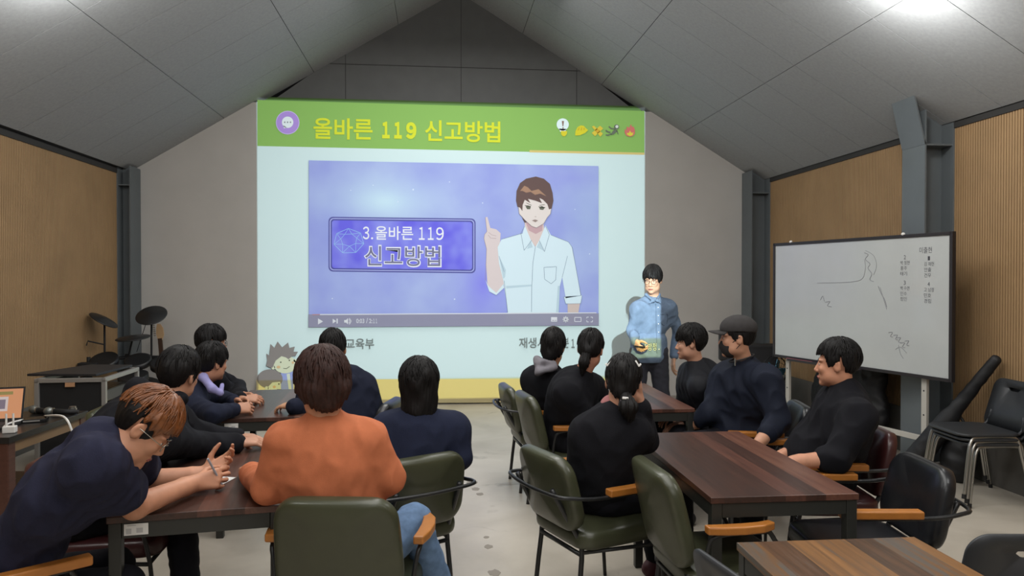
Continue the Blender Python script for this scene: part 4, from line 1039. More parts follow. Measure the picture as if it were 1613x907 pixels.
fs = thing('floor_speaker', 'black floor speaker cabinet by the corner, behind the neck of the capped person', 'speaker', (px_(1199, 8.6)[0], px_(1199, 8.6)[1], 0), radians(-18)); MB().box((0, 0, .43), (.34, .32, .84), bev=.015).out('cabinet', M_BLACK, fs)
b = MB(); b.box((0, -.162, .45), (.28, .006, .70)); b.out('grille', mat('grille', '1f1f22', .8), fs)
b = MB(); b.box((0, 0, .012), (.30, .28, .024)); b.out('base', M_BLACK, fs)
spk = thing('loudspeaker', 'slim black speaker on a stand behind the black face mask', 'speaker', (px_(1144, 8.3)[0], px_(1144, 8.3)[1], 0), radians(-14))
b = MB(); b.box((0, 0, .85), (.16, .16, .32), bev=.02); b.out('cabinet', M_BLACK, spk); b = MB(); b.box((0, -.082, .85), (.13, .004, .27)); b.out('grille', mat('grille', '1f1f22', .8), spk)
b = MB(); b.cyl((0, 0, .35), (0, 0, .70), .018); 
for k in range(3): b.tube([(0, 0, .38), (.3*cos(k*2.1), .3*sin(k*2.1), .01)], .011)
b.out('stand', M_BLACK, spk)
# gig bag and rucksack by the wall
softbag('gig_bag', 'long black instrument bag leaning on the right wall behind nested chairs', 'bag', [('c', (3.90, 5.62, .09), (4.275, 5.17, 1.0), .075, .040), ('c', (3.92, 5.60, .12), (4.08, 5.42, .5), .085, .06)], M_BAG, (4.05, 5.5, 0), .004)
rk = softbag('rucksack', 'black rucksack slumped on the floor below the instrument bag', 'bag', [('e', (4.19, 5.42, .22), (.10, .13, .24)), ('e', (4.14, 5.42, .14), (.10, .12, .16))], M_BAG, (4.16, 5.42, 0), .012, 8)
b = MB(); b.tube([(0, .03, .48), (-.02, -.02, .54), (0, -.07, .48)], .011, 6, smooth=4); b.out('carry_loop', M_BAG, rk, True)

# ------------------------------------------------------------ left corner: desk, laptop, rack, drums
dk = thing('side_desk', 'low dark wooden desk with laptop and microphones by the left wall', 'desk', (-3.17, 5.36, 0), radians(-3))
MB().box((0, 0, .60), (.98, .94, .04), bev=.004).out('desktop', mat('desk_black_top', '1c1a1a', .3), dk)
for sx in (-1, 1):
    for sy in (-1, 1): MB().box((sx*.44, sy*.42, .29), (.075, .075, .58)).out('leg', M_DESK, dk, bevel=.005)
b = MB(); b.box((0, -.44, .545), (.82, .03, .07)); b.box((0, .44, .545), (.82, .03, .07)); b.out('apron', M_DESK, dk)
b = MB(); b.box((.455, 0, .545), (.03, .78, .07)); b.out('side_rail', mat('rail_brown', '7d6346', .5), dk)
b = MB(); b.box((0, 0, .17), (.85, .80, .025)); b.out('lower_shelf', M_DESK, dk)
lp_ = thing('laptop', 'open laptop showing an orange slide at the left edge', 'laptop', (-3.02, 5.17, .62), radians(12))
MB().box((0, .02, .010), (.34, .24, .018), bev=.004).out('base', M_BLACK, lp_); b = MB()
for r in range(5):
    for q in range(12): b.box((-.14+q*.025, .0+r*.022, .0202), (.02, .017, .002))
b.out('keyboard', mat('key_grey', '2e2e31', .6), lp_)
Ml = Matrix.Translation((0, .14, .02)) @ Matrix.Rotation(radians(-18), 4, 'X')
b = MB(); b.box((0, .004, .12), (.34, .008, .235)); bmesh.ops.transform(b.b, matrix=Ml, verts=b.b.verts); lid = b.out('lid', M_BLACK, lp_)
for nm, rc, col, e, dy in (('screen', (0, .122, .32, .205), 'e8a070', .85, -.001), ('screen_window', (.02, .12, .11, .10), 'ead9d4', .8, -.002), ('screen_picture', (.02, .118, .08, .065), 'a08fa0', .6, -.003), ('screen_title', (.0, .195, .2, .022), 'b9a860', .6, -.002)):
    b = MB(); b.box((rc[0], dy, rc[1]), (rc[2], .001, rc[3])); bmesh.ops.transform(b.b, matrix=Ml, verts=b.b.verts); b.out(nm, mat('glow_'+nm, '101010', .4, emit=col, estr=e), lid)
ch = thing('power_adapter', 'white plug adapter with two prongs standing up on the desk edge', 'charger', (-2.785, 5.02, .62), radians(10))
MB().box((0, 0, .022), (.075, .05, .044), bev=.006).out('body', M_WHITE, ch)
for x in (-.02, .02): MB().cyl((x, 0, .04), (x, 0, .125), .006).out('prong', M_WHITE, ch)
tag(MB().tube([onz(70, 655, .645), at(100, 656, 4.75), at(114, 680, 4.7), at(121, 705, 4.7), at(124, 740, 4.8), at(126, 790, 4.9)], .007, 8, smooth=5).out('white_cable', M_WHITE, None, True), 'white cable drooping off the right side of the plug adapter', 'cable')
tag(MB().tube([onz(36, 661, .64), at(12, 668, 4.85), at(2, 680, 4.8), at(-4, 705, 4.85), at(8, 735, 5.0), at(22, 752, 5.2), at(28, 765, 5.3)], .007, 8, smooth=5).out('white_cable', M_WHITE, None, True), 'white cable looping down at the left edge of the desk', 'cable')
def mic(label, loc, rz, head):
    m = thing('microphone', label, 'microphone', loc, rz, 'microphones on the desk')
    b = MB(); b.cyl((.05, 0, .024), (.22, 0, .018), .024, .015); b.out('handle', M_BLACK, m, True); b = MB(); b.sph((.02, 0, .030), (.036, .03, .03)); b.out('grille_head', head, m, True); b = MB(); b.cyl((.046, 0, .025), (.056, 0, .025), .027); b.out('collar', M_CHROME, m)
mg = mat('mic_grille', '7d807c', .35, metal=.6)
mic('wireless microphone lying farthest left on the desk', (-3.02, 5.72, .62), radians(-15), mg); mic('second microphone lying beside the leftmost one on the desk', (-2.88, 5.64, .62), radians(5), mg)
mx = thing('audio_mixer', 'slim black device lying on the desk in front of the microphones', 'device', (-2.9, 5.38, .62), radians(20)); MB().box((0, 0, .012), (.30, .12, .024), bev=.004).out('body', M_BLACKG, mx); b = MB(); b.box((.06, -.061, .013), (.1, .003, .008)); b.out('light_strip', M_ALU, mx)
tag(MB().cyl((-2.72, 5.70, .62), (-2.72, 5.70, .66), .028).cyl((-2.72, 5.70, .66), (-2.72, 5.70, .672), .022).out('small_jar', M_CHROME, None), 'small shiny metal jar at the right end of the desk', 'jar')
# rack
rk = thing('amplifier_rack', 'black equipment case with aluminium edges beside the side desk', 'rack', (-3.06, 6.72, 0), radians(2))
x_, y_, z0_, z1_ = .26, .36, .12, .78
b = MB()
for sx in (-1, 1):
    for sy in (-1, 1): b.box((sx*x_, sy*y_, (z0_+z1_)/2), (.035, .035, z1_-z0_))
for z in (z0_, z1_):
    for sx in (-1, 1): b.box((sx*x_, 0, z), (.035, 2*y_+.035, .035))
    for sy in (-1, 1): b.box((0, sy*y_, z), (2*x_, .035, .035))
b.out('edge_frame', M_ALU, rk, bevel=.003)
b = MB(); b.box((0, -y_+.01, .45), (2*x_-.03, .012, .63)); b.out('front_panel', M_BLACK, rk); b = MB(); b.box((-x_+.01, 0, .45), (.012, 2*y_, .63)); b.box((0, 0, .14), (2*x_, 2*y_, .02)); b.out('side_panel', M_BLACK, rk)
b = MB(); b.box((0, -y_-.018, .745), (.075, .006, .035)); b.out('name_plate', mat('plate_tan', 'b58a66', .5), rk)
for z in (.22, .36, .50, .62): 
    b = MB(); b.box((-.02, .02, z), (.46, .62, .10)); u = b.out('rack_unit', M_BLACKG, rk)
    b = MB(); b.box((.212, .02, z), (.006, .60, .085)); u2 = b.out('unit_face', mat('unit_face', '3b3b3e', .4) if z != .36 else mat('unit_face_light', '8b8984', .45), u)
b = MB()
for k in range(14): b.box((.217, -.2+.03*k, .37), (.004, .016, .03))
b.out('buttons', M_WHITE, rk)
b = MB(); b.box((.218, -.13, .36), (.004, .06, .09)); b.out('display', M_PAPER, rk)
for sx in (-1, 1):
    for sy in (-1, 1): MB().cyl((sx*.22, sy*.3, 0), (sx*.22, sy*.3, .11), .035).out('caster', M_BLACK, rk)
bd = MB(); bd.prism([(-.34, -.26), (.24, -.36), (.30, .30), (-.10, .40)], .02); tag(bd.out('black_board', mat('board_dark', '222225', .55), None, bevel=.003), 'flat black board lying on top of the equipment case', 'board')
o = bpy.data.objects['black_board']; o.location = (-3.12, 6.74, .806); o.rotation_euler = (radians(0), 0, radians(3))
# electronic drum kit
dr = thing('drum_kit', 'black electronic drum kit in the far left corner', 'drum kit', (-3.25, 8.35, 0), 0)
b = MB()
for x, y in ((-.52, -.1), (-.25, .2), (.2, .2), (.42, -.15)): b.cyl((x, y, 0), (x, y, .78), .02)
b.tube([(-.52, -.1, .74), (-.25, .2, .74), (.2, .2, .74), (.42, -.15, .74)], .02, 10); b.tube([(-.52, -.1, .4), (-.25, .2, .4), (.2, .2, .4), (.42, -.15, .4)], .02, 10)
b.out('frame', M_BLACK, dr, True)
def pad(nm, c, r, tilt, yaw=0, th=.03, m=M_PLASTIC):
    M_ = Matrix.Translation(c) @ Matrix.Rotation(yaw, 4, 'Z') @ Matrix.Rotation(tilt, 4, 'X')
    b = MB()
    if nm == 'cymbal_pad': b.lathe([(.001, .016), (.03, .014), (.05, .006), (r*.96, -.008), (r, -.014), (r*.96, -.02), (.001, -.012)], 28, M_)
    else: b.lathe([(.001, .02), (r*.86, .02), (r, .022), (r, -.04), (r*.7, -.055), (.001, -.055)], 24, M_)
    b.out(nm, mat('drum_rubber', '1a1b1d', .45), dr, True)
pad('cymbal_pad', (-.42, .05, 1.18), .16, radians(32), radians(90)); pad('cymbal_pad', (-.02, .30, 1.22), .17, radians(38)); pad('cymbal_pad', (-.12, .05, .985), .18, radians(8), radians(-25))
for c, r, t in (((-.35, -.12, .74), .14, 30), ((-.05, .0, .72), .14, 25), ((.25, -.05, .70), .15, 25), ((.0, -.25, .58), .15, 15)): pad('drum_pad', c, r, radians(t))
b = MB(); b.cyl((-.42, .05, .7), (-.42, .05, 1.18), .011); b.cyl((-.02, .3, .7), (-.02, .31, 1.21), .011); b.cyl((-.2, .1, .72), (-.12, .05, .98), .010); b.tube([(-.42, .05, .9), (-.55, -.05, .95), (-.56, -.06, .9)], .008); b.tube([(-.16, .25, .8), (-.06, .28, 1.15)], .004); b.out('cymbal_stand', M_BLACK, dr)
b = MB(); b.cyl((-.02, .2, .30), (-.02, .02, .30), .22, n=28); b.out('bass_pad', M_BLACK, dr, bevel=.01)
b = MB(); b.box((-.48, -.18, .66), (.2, .1, .14)); b.box((-.5, -.2, .5), (.1, .08, .16)); b.out('sound_module', M_BLACK, dr, bevel=.01)
# guitar behind the drums
gt = thing('electric_guitar', 'guitar with pale maple headstock leaning behind the drum kit', 'guitar', (-3.22, 9.0, 0), radians(0))
Mg = Matrix.Rotation(radians(-7), 4, 'Y') @ Matrix.Rotation(radians(-8), 4, 'X')
def gout(b, n, m): bmesh.ops.transform(b.b, matrix=Mg, verts=b.b.verts); return b.out(n, m, gt)
b = MB(); pr_ = [(.15, .05), (.17, .15), (.11, .25), (.13, .34), (.15, .42), (.07, .40), (.03, .38), (-.04, .38), (-.10, .44), (-.14, .40), (-.12, .30), (-.11, .24), (-.17, .14), (-.14, .04), (0, .01)]
b.prism([(x, y) for x, y in pr_], .04, Matrix.Rotation(pi/2, 4, 'X')); gout(b, 'body', M_BLACKG)
b = MB(); b.box((0, -.05, .64), (.048, .02, .56)); gout(b, 'neck', mat('rosewood', '3c281c', .5))
b = MB(); b.prism([(-.024, .90), (.024, .90), (.05, .96), (.045, 1.04), (.02, 1.09), (-.02, 1.10), (-.03, 1.06), (-.04, .98)], .016, Matrix.Translation((0, -.04, 0)) @ Matrix.Rotation(pi/2, 4, 'X')); gout(b, 'headstock', mat('maple', 'b99b78', .45))
b = MB()
for k in range(6): b.cyl((-.045-.0*k, -.06, .96+.024*k), (-.07, -.06, .963+.024*k), .006)
gout(b, 'tuning_pegs', M_CHROME)
pb = MB(); pb.box((0, .06, .34), (.22, .012, .30)); pb.box((0, .10, .25), (.20, .012, .48), M=Matrix.Rotation(-.2, 4, 'X')); o = tag(pb.out('paper_sheet', M_PAPER, None), 'white printed sheet standing between the equipment case and drums', 'paper'); o.location = (-2.62, 7.55, .0); o.rotation_euler = (radians(-15), 0, radians(10))
# papers and pen on the near left table
def sheet(label, pts, z=.7515):
    b = MB(); vs = [onz(u, v, z) for u, v in pts]; lo = [b.b.verts.new(p) for p in vs]; hi = [b.b.verts.new(p+V(0, 0, .0012)) for p in vs]
    b.b.faces.new(lo[::-1]); b.b.faces.new(hi)
    for k in range(len(vs)): b.b.faces.new((lo[k], lo[(k+1) % len(vs)], hi[(k+1) % len(vs)], hi[k]))
    tag(b.out('paper_sheet', M_PAPER, None), label, 'paper')
sheet('white sheet of paper under the hands of the person writing', [(262, 761), (345, 766), (372, 752), (292, 748)])
# ------------------------------------------------------------ people
HB = MATS['hair_black']
H_NAVY = cloth('navy_polo', '232436'); H_BLACK = cloth('black_knit', '121217'); H_DARKNAVY = cloth('dark_navy', '1a1e2e')
H_ORANGE = cloth('orange_knit', 'b06645', var=.06); H_NAVY2 = cloth('navy_sweatshirt', '1b2033'); H_JEANS = cloth('blue_jeans', '5c7391', var=.2)
H_BLACKTR = cloth('black_trousers', '131319'); H_GREYHOOD = cloth('grey_hood', '77747a'); H_LAV = cloth('lavender_collar', '8f8cba')
H_DENIM = cloth('blue_shirt', '66788f', bump=.2); H_CHAR = cloth('charcoal_trousers', '34353d'); H_JACK = cloth('black_jacket', '17181d', rough=.7)
H_CAPNAVY = cloth('navy_jacket', '161b29', rough=.75); H_CAPCOL = cloth('grey_cap', '3a3838'); H_MASK = mat('black_mask', '1c1a1b', .8); H_BROWN = mat('hair_dark_brown', '2e1a15', .6, spec=.25, var=.35, vs=60)
H_DYED = mat('hair_copper', '6b3d1c', .42, var=.35, vs=45); H_PINK = cloth('pink_collar', 'a06a6a')
M_GOLD = mat('thin_metal', 'b3aea2', .25, metal=.9)
SHORT = dict(t=.024, zf=.055, zs=.010, zn=-.068, sb=-.016, seed=2)
def A3(*a): return np.array(a, float)
def px(u, v, d): return np.array(at(u, v, d))
def tz(u, v, z): return np.array(onz(u, v, z))
def add(nm, b, M, m, body, smooth=True):
    bmesh.ops.transform(b.b, matrix=M, verts=b.b.verts); return b.out(nm, m, body, smooth)

# 1 the person writing
H = px(226, 674, 2.52)
wr_, wl_ = tz(303, 762, .80), tz(318, 748, .80)
er_, el_ = tz(213, 797, .80), tz(222, 757, .80)
person('person in a navy polo shirt bent over a paper, writing, at the left', dict(
    P=(-1.60, 2.72, .49), H=H, fwd=(.74, .12, -.72), roll=-.06, tf=(.80, .55), N=px(163, 690, 2.52), SR=px(150, 728, 2.36), SL=px(205, 706, 2.80), ER=er_, EL=el_, WR=wr_, WL=wl_, bow=.0, fat=1.06, sw=.19, arm=1.2,
    HR=(A3(.8, .35, .10), A3(-.5, .8, -.35), (.75, .7, .8, .9), .7), HL=(A3(.75, .1, .35), A3(-.1, -.75, .5), (.4, .55, .7, .8), .1),
    pf=(.85, .5), sleeve='short', top=('polo_shirt', H_NAVY), bottom=('trousers', H_BLACKTR), collar='high', h=.0045, ch=.007, fold=.008, wl=.09, skin='b98468', jaw=1.03,
    hair=[('hair', dict(t=.020, zf=.075, zs=.022, zn=-.075, sb=-.02, seed=4, zmax=.075), HB), ('dyed_hair', dict(t=.031, zf=.055, zs=.048, zn=.035, sb=.03, seed=5, locks=190, amp=.004, h=.004, part=-.1), H_DYED)], glasses=M_GOLD))
b = MB(); p0, p1 = Vector(wr_+A3(.10, .05, -.02)), Vector(wr_+A3(.06, .0, .10)); b.cyl(p0, p1, .0045, n=10); b.cyl(p0, p0+(p0-p1)*.12, .0045, .001, n=10)
tag(b.out('pen', mat('pen_clear', '9a9aa0', .3), None), 'slim pen held upright by the person in the navy polo', 'pen')

# 2 black hoodie
body, h, root, M = person('person in a black hoodie leaning on the table, crown of head showing', dict(
    P=(-1.66, 3.55, .55), H=px(281, 592, 3.45), fwd=(.32, .93, -.12), roll=.16, tf=(.9, .35), N=px(255, 642, 3.40), SR=px(243, 690, 3.18), SL=px(270, 662, 3.66), ER=tz(315, 702, .80), EL=px(330, 690, 3.75), WR=tz(372, 698, .80), WL=tz(370, 688, .795), fat=1.2, sw=.19, bow=.07,
    HR=(A3(.8, .4, .0), A3(0, .3, -1), .5, .4), HL=(A3(.9, -.1, .0), A3(0, 0, -1), .35, .3), pf=(.95, .3), top=('hoodie', H_BLACK), bottom=('trousers', H_BLACKTR), loose=.022, ff=1.0, fold=.008, face=False,
    top_tails=[(px(215, 612, 3.42), px(284, 628, 3.40), .055, .035), (px(225, 625, 3.4), px(262, 650, 3.36), .06, .07)],
    hair=[('hair', dict(SHORT, t=.026, zn=-.075, seed=9, locks=160), HB)], skin='ad7f66'))
b = MB(); b.sph((.0, -.086, .114), (.016, .013, .013)); add('bald_spot', b, M, SKIN['ad7f66'], body)

# 3 lavender collar
Hc = px(334, 572, 4.85)
c3 = tz(378, 634, .79)
body, h, root, M = person('person in dark navy with a lavender collar, hands clasped on the table', dict(
    P=(-1.85, 4.92, .55), H=Hc, fwd=(.66, .74, -.08), roll=.1, tf=(.9, .4), N=px(312, 612, 4.85), SR=px(305, 640, 4.66), ER=tz(338, 652, .80), EL=px(352, 628, 5.1), WR=tz(368, 645, .80), WL=tz(370, 633, .80), fat=1.05, bow=.05,
    HR=(A3(.7, .55, .02), A3(-.3, .6, -.6), (.6, .7, .8, .8), .4), HL=(A3(.75, -.3, .06), A3(0, -.8, -.6), (.6, .65, .7, .8), .4), pf=(.95, .1), top=('sweater', H_DARKNAVY), bottom=('trousers', H_BLACKTR), skin='ad7c62', h=.0055,
    hair=[('hair', dict(SHORT, t=.030, zn=-.085, zf=.04, seed=12), HB)]))
S = SDF(root); n0 = px(318, 600, 4.85); S.cone(px(320, 594, 4.76), px(334, 612, 4.70), .026, .026, k=.02).cone(px(334, 612, 4.70), px(347, 619, 4.72), .026, .018, k=.02).cone(px(347, 619, 4.72), px(350, 606, 4.82), .018, .014, k=.02).cone(px(320, 594, 4.76), px(326, 592, 4.9), .028, .03, k=.02)
mesh_obj('lavender_collar', *S.mesh(.007), H_LAV, body)

# 4 dark glasses frame, behind
person('person with dark-rimmed glasses at the back left, nearest the end wall', dict(
    P=(-1.98, 5.62, .56), H=px(334, 541, 5.5), fwd=(.84, .55, -.05), tf=(.9, .4), ER=px(368, 622, 5.55), EL=px(375, 608, 5.9), WR=tz(380, 629, .80), WL=tz(380, 622, .80), SR=px(330, 590, 5.4), HR=(A3(.7, .3, .0), A3(0, .6, -.8), .6, .4), HL=(A3(.7, -.3, .0), A3(0, -.6, -.8), .6, .4),
    top=('jacket', H_BLACK), bottom=('trousers', H_BLACKTR), skin='ad7c62', hair=[('hair', dict(SHORT, t=.032, zf=.035, seed=15), HB)], glasses=M_BLACKG))

# 5 big man at the far left table, right side
person('broad person in a dark navy hoodie seen from behind at the far left table', dict(
    P=(-.60, 5.00, .56), H=px(524, 551, 4.95), fwd=(-.12, .99, -.03), tf=(-.25, .97), pf=(-.9, .4), N=px(530, 592, 4.95), fat=1.25, sw=.205, SL=px(492, 620, 4.86), SR=px(570, 612, 5.0), EL=px(478, 650, 4.82), ER=px(592, 655, 5.05), WL=tz(464, 640, .80), WR=px(560, 660, 5.3), arm=1.15,
    HL=(A3(-.8, .5, 0), A3(0, .2, -1), .4, .3), top=('hoodie', H_DARKNAVY), bottom=('trousers', H_BLACKTR), loose=.024, face=False, hs=1.02,
    top_tails=[(px(505, 586, 4.9), px(556, 586, 4.92), .05, .05), (px(515, 600, 4.85), px(548, 600, 4.85), .06, .06)], hair=[('hair', dict(SHORT, t=.022, zn=-.05, seed=18), HB)]))

# 6 orange sweater
person('person in an orange sweater and blue jeans seen from behind in the middle', dict(
    P=(-.36, 2.86, .54), H=px(508, 610, 2.78), fwd=(-.30, .95, -.06), roll=-.04, tf=(.02, 1), pf=(.30, .95), N=px(512, 672, 2.78), fat=1.22, sw=.19, SL=px(450, 695, 2.74), SR=px(580, 693, 2.78), EL=px(424, 768, 2.76), ER=px(612, 752, 2.80), WL=tz(395, 745, .80), WR=px(560, 790, 3.05), arm=1.22,
    KR=px(652, 822, 3.0), AR=A3(.06, 3.22, .09), HL=(A3(-.3, .9, 0), A3(0, 0, -1), .3, .3),
    top=('sweater', H_ORANGE), bottom=('jeans', H_JEANS), loose=.010, ch=.007, fold=.005, wl=.085, ak=.03, face=False, hs=1.0, skin='b98468', nk=1.05, ff=.9,
    hair=[('hair', dict(t=.040, zf=.03, zs=-.015, zn=-.085, sb=-.03, seed=21, locks=260, amp=.0045, h=.004, ts=.028, blobs=[((0, -.055, -.005), (.094, .075, .062)), ((0, -.06, -.05), (.072, .055, .04))]), H_BROWN)]))

# 7 bob
person('person with a straight black bob and navy sweatshirt seen from behind', dict(
    P=(-.16, 3.60, .54), H=px(660, 608, 3.62), fwd=(-.04, 1, -.04), tf=(-.1, 1), pf=(-.45, .9), fat=1.0, sw=.165, N=px(661, 662, 3.62), ER=px(722, 720, 3.62), EL=px(612, 722, 3.60), WR=px(690, 740, 3.85), WL=px(640, 740, 3.85),
    top=('sweatshirt', H_NAVY2), bottom=('trousers', H_BLACKTR), loose=.022, face=False, arm=1.05,
    hair=[('bob_hair', dict(t=.030, ts=.026, zf=.03, zn=-.175, long=True, seed=25, locks=200, amp=.003, blobs=[((0, -.03, -.05), (.094, .085, .12)), ((0, -.03, -.12), (.088, .075, .07))]), HB)]))

# 8 grey hood
person('person in black with a grey hood, far up the aisle on the right', dict(
    P=(.86, 5.58, .54), H=px(871, 548, 5.35), fwd=(.35, .93, -.08), roll=.06, tf=(.75, .65), pf=(.95, .2), N=px(866, 590, 5.35), sw=.165, ER=px(880, 630, 5.2), EL=px(850, 630, 5.75), WR=px(915, 630, 5.4), WL=px(900, 625, 5.75), fat=1.0,
    top=('hoodie', H_BLACK), bottom=('trousers', H_BLACKTR), loose=.022, face=False, bow=.05,
    hair=[('hair', dict(t=.036, zf=.03, zs=-.03, zn=-.09, sb=-.05, seed=28, blobs=[((0, -.04, -.04), (.085, .08, .08))]), HB)]))
S = SDF((.86, 5.58, 0)); S.cone(px(847, 566, 5.27), px(849, 586, 5.19), .032, .026, k=.04).cone(px(849, 586, 5.19), px(874, 579, 5.22), .026, .022, k=.03).cone(px(850, 570, 5.24), px(872, 572, 5.25), .026, .02, k=.03)
mesh_obj('grey_hood', *S.mesh(.008, wrinkle(.006, .1, 4)), H_GREYHOOD, [o for o in bpy.data.objects if o.get('label', '').startswith('person in black with a grey hood')][0])

# 9 ponytail
person('person in black with a low ponytail in the far right row', dict(
    P=(.90, 4.92, .54), H=px(930, 551, 4.85), fwd=(.40, .91, -.12), roll=.08, tf=(.75, .65), pf=(.95, .2), N=px(912, 596, 4.85), sw=.17, SR=px(893, 618, 4.74), SL=px(935, 612, 5.05), ER=px(930, 668, 4.80), EL=px(955, 640, 5.1), WR=tz(985, 650, .80), WL=tz(985, 640, .80), fat=1.05, bow=.06,
    top=('sweater', H_BLACK), bottom=('trousers', H_BLACKTR), loose=.02, skin='b07d66',
    hair=[('tied_hair', dict(t=.026, zf=.055, zs=-.0, zn=-.075, sb=-.01, seed=31, tails=[((0, -.10, -.02), (-.01, -.115, -.09), .032, .034), ((-.01, -.115, -.09), (-.02, -.09, -.17), .034, .012)], blobs=[((0, -.09, -.0), (.05, .04, .045))], zmin=0, long=False), HB)]))

# 10 hair clips
body, h, root, M = person('person in a black sweater with white hair clips, cheek on hand', dict(
    P=(.80, 3.58, .54), H=px(982, 604, 3.50), fwd=(.30, .95, -.10), roll=.05, tf=(.45, .9), pf=(.93, .35), N=px(963, 654, 3.50), sw=.160, SL=px(925, 684, 3.52), SR=px(998, 680, 3.48), ER=tz(1018, 694, .82), EL=px(915, 745, 3.62), WR=px(1010, 640, 3.50), WL=px(985, 745, 3.85), fat=1.0, bow=.05,
    HR=(A3(-.12, .1, 1), A3(-.95, .15, 0), (.8, .9, 1., 1.1), .5), top=('sweater', H_BLACK), bottom=('trousers', H_BLACKTR), loose=.016, fold=.006, skin='b98a72', h=.005, ch=.007, shoe=mat('shoe_wine', '4a1f28', .55),
    hair=[('tied_hair', dict(t=.026, zf=.06, zs=.01, zn=-.065, sb=.0, seed=35, locks=170, tails=[((.02, -.10, -.06), (.035, -.118, -.105), .030, .042), ((.035, -.118, -.105), (.045, -.10, -.155), .042, .022)], blobs=[((0, -.05, -.03), (.07, .06, .06))]), HB)]))
for x, y, z, a in ((.068, -.058, .085, .6), (-.074, -.045, .075, -.7)):
    b = MB(); b.box((x, y, z), (.010, .008, .05), M=Matrix.Rotation(a, 4, 'Y'), bev=.003); b.box((x*.96, y-.02, z+.02), (.008, .008, .035), M=Matrix.Rotation(-a, 4, 'Y'), bev=.003); add('hair_clip', b, M, M_WHITE, body)
b = MB(); b.lathe([(.02, -.008), (.034, -.006), (.036, .006), (.02, .008)], 14, Matrix.Translation((.028, -.112, -.075)) @ Matrix.Rotation(.3, 4, 'X')); add('hair_tie', b, M, M_WHITE if False else mat('hair_tie', '5a4f55', .6), body)
b = MB(); b.box((.02, -.142, -.062), (.03, .008, .012), bev=.003); add('hair_pin', b, M, M_WHITE, body)
b = MB(); 
b.b.free(); S = SDF(root); n0 = px(963, 654, 3.50)
S.cone(n0+A3(0, 0, -.015), n0+A3(.01, .01, .035), .078, .066, k=.01); mesh_obj('striped_collar', *S.mesh(.006), H_PINK, body)

# 11 presenter
hp = px(1028, 442, 6.80)
hip = A3(hp[0]-.02, hp[1]+.05, .93)
body, h, root, M = person('standing presenter in a blue shirt and glasses beside the slide', dict(
    P=hip, H=hp, fwd=(-.50, -.86, -.16), tf=(-.22, -.97), pf=(-.25, -.97), sw=.185, N=A3(hp[0]+.02, hp[1]+.06, 1.425), yk=.82, SR=px(1005, 488, 6.78), SL=px(1053, 485, 6.86), ER=px(995, 519, 6.80), EL=px(1068, 522, 6.95), WR=px(1001, 537, 6.66), WL=px(1062, 560, 6.95),
    KR=A3(hip[0]-.12, hip[1]-.02, .49), KL=A3(hip[0]+.13, hip[1]-.0, .49), AR=A3(hip[0]-.14, hip[1]+.02, .09), AL=A3(hip[0]+.17, hip[1]+.03, .09), ff_dir=(-.2, -.98),
    HR=(A3(.12, -.75, -.55), A3(.9, .15, .1), (.8, .9, 1., 1.), .5), top=('shirt', H_DENIM), bottom=('trousers', H_CHAR), loose=.011, fat=.92, arm=.95, fold=.010, skin='c49a80', h=.005, ch=.007, collar='none', wl=.13,
    hair=[('hair', dict(t=.034, zf=.035, zs=.0, zn=-.06, sb=-.02, part=.28, seed=41, locks=150), HB)], glasses=M_BLACKG))
S = SDF(root); n0 = A3(hp[0]+.01, hp[1]+.04, 1.455)
S.cone(n0+A3(-.065, -.02, .02), n0+A3(-.02, -.105, -.035), .016, .012, k=.01).cone(n0+A3(.065, -.0, .02), n0+A3(.015, -.10, -.035), .016, .012, k=.01).cone(n0+A3(-.065, -.02, .02), n0+A3(0, .06, .03), .016, .016, k=.01).cone(n0+A3(.065, -.0, .02), n0+A3(0, .06, .03), .016, .016, k=.01)
S.cone(n0+A3(-.02, -.105, -.03), n0+A3(-.055, -.10, -.055), .010, .008, k=.02).cone(n0+A3(.02, -.10, -.03), n0+A3(.05, -.10, -.055), .010, .008, k=.02)
mesh_obj('shirt_collar', *S.mesh(.005), H_DENIM, body)
S = SDF(root); S.ell(hip+A3(0, 0, -.015), (.182, .142, .14), k=.04); S.ell(hip+A3(0, 0, .10), (.172, .135, .14), k=.05)
mesh_obj('shirt_tail', *S.mesh(.008, wrinkle(.006, .12, 6), lambda X, Y, Z: (hip[2]-.09)-Z), H_DENIM, body)
from mathutils.bvhtree import BVHTree
def skin_of(objs):
    vs, fs = [], []
    for o in objs:
        n = len(vs); Mw = Matrix.Translation(root); vs += [Mw @ v.co for v in o.data.vertices]; fs += [[i+n for i in p.vertices] for p in o.data.polygons]
    return BVHTree.FromPolygons(vs, fs)
kids = {o.name.split('.')[0]: o for o in body.children}
bv = skin_of([kids['shirt'], kids['shirt_tail']])
def on_shirt(u, v, off=.003):
    r = ray(u, v).normalized(); h_ = bv.ray_cast(_C, r)
    return (h_[0]-r*off if h_[0] is not None else Vector(at(u, v, 6.6)))-Vector(root)
pl = [on_shirt(1033+.022*(v-478), v) for v in range(478, 560, 6)]
b = MB(); b.tube(pl, .0022, 5); b.out('placket', mat('shirt_seam', '4d5d72', .9), kids['shirt'], True)
for v in (484, 497, 510, 523, 550): b = MB(); b.sph(on_shirt(1036.5+.022*(v-478), v), (.005, .005, .005), n=8); b.out('button', M_WHITE, kids['shirt'], True)
b = MB(); b.tube([on_shirt(u, v) for u, v in ((1040, 495), (1052, 495), (1051.5, 503), (1051, 509), (1046, 513), (1041, 509), (1040.5, 502), (1040, 495))], .002, 5); b.out('pocket_seam', mat('shirt_seam', '4d5d72', .9), kids['shirt'], True)
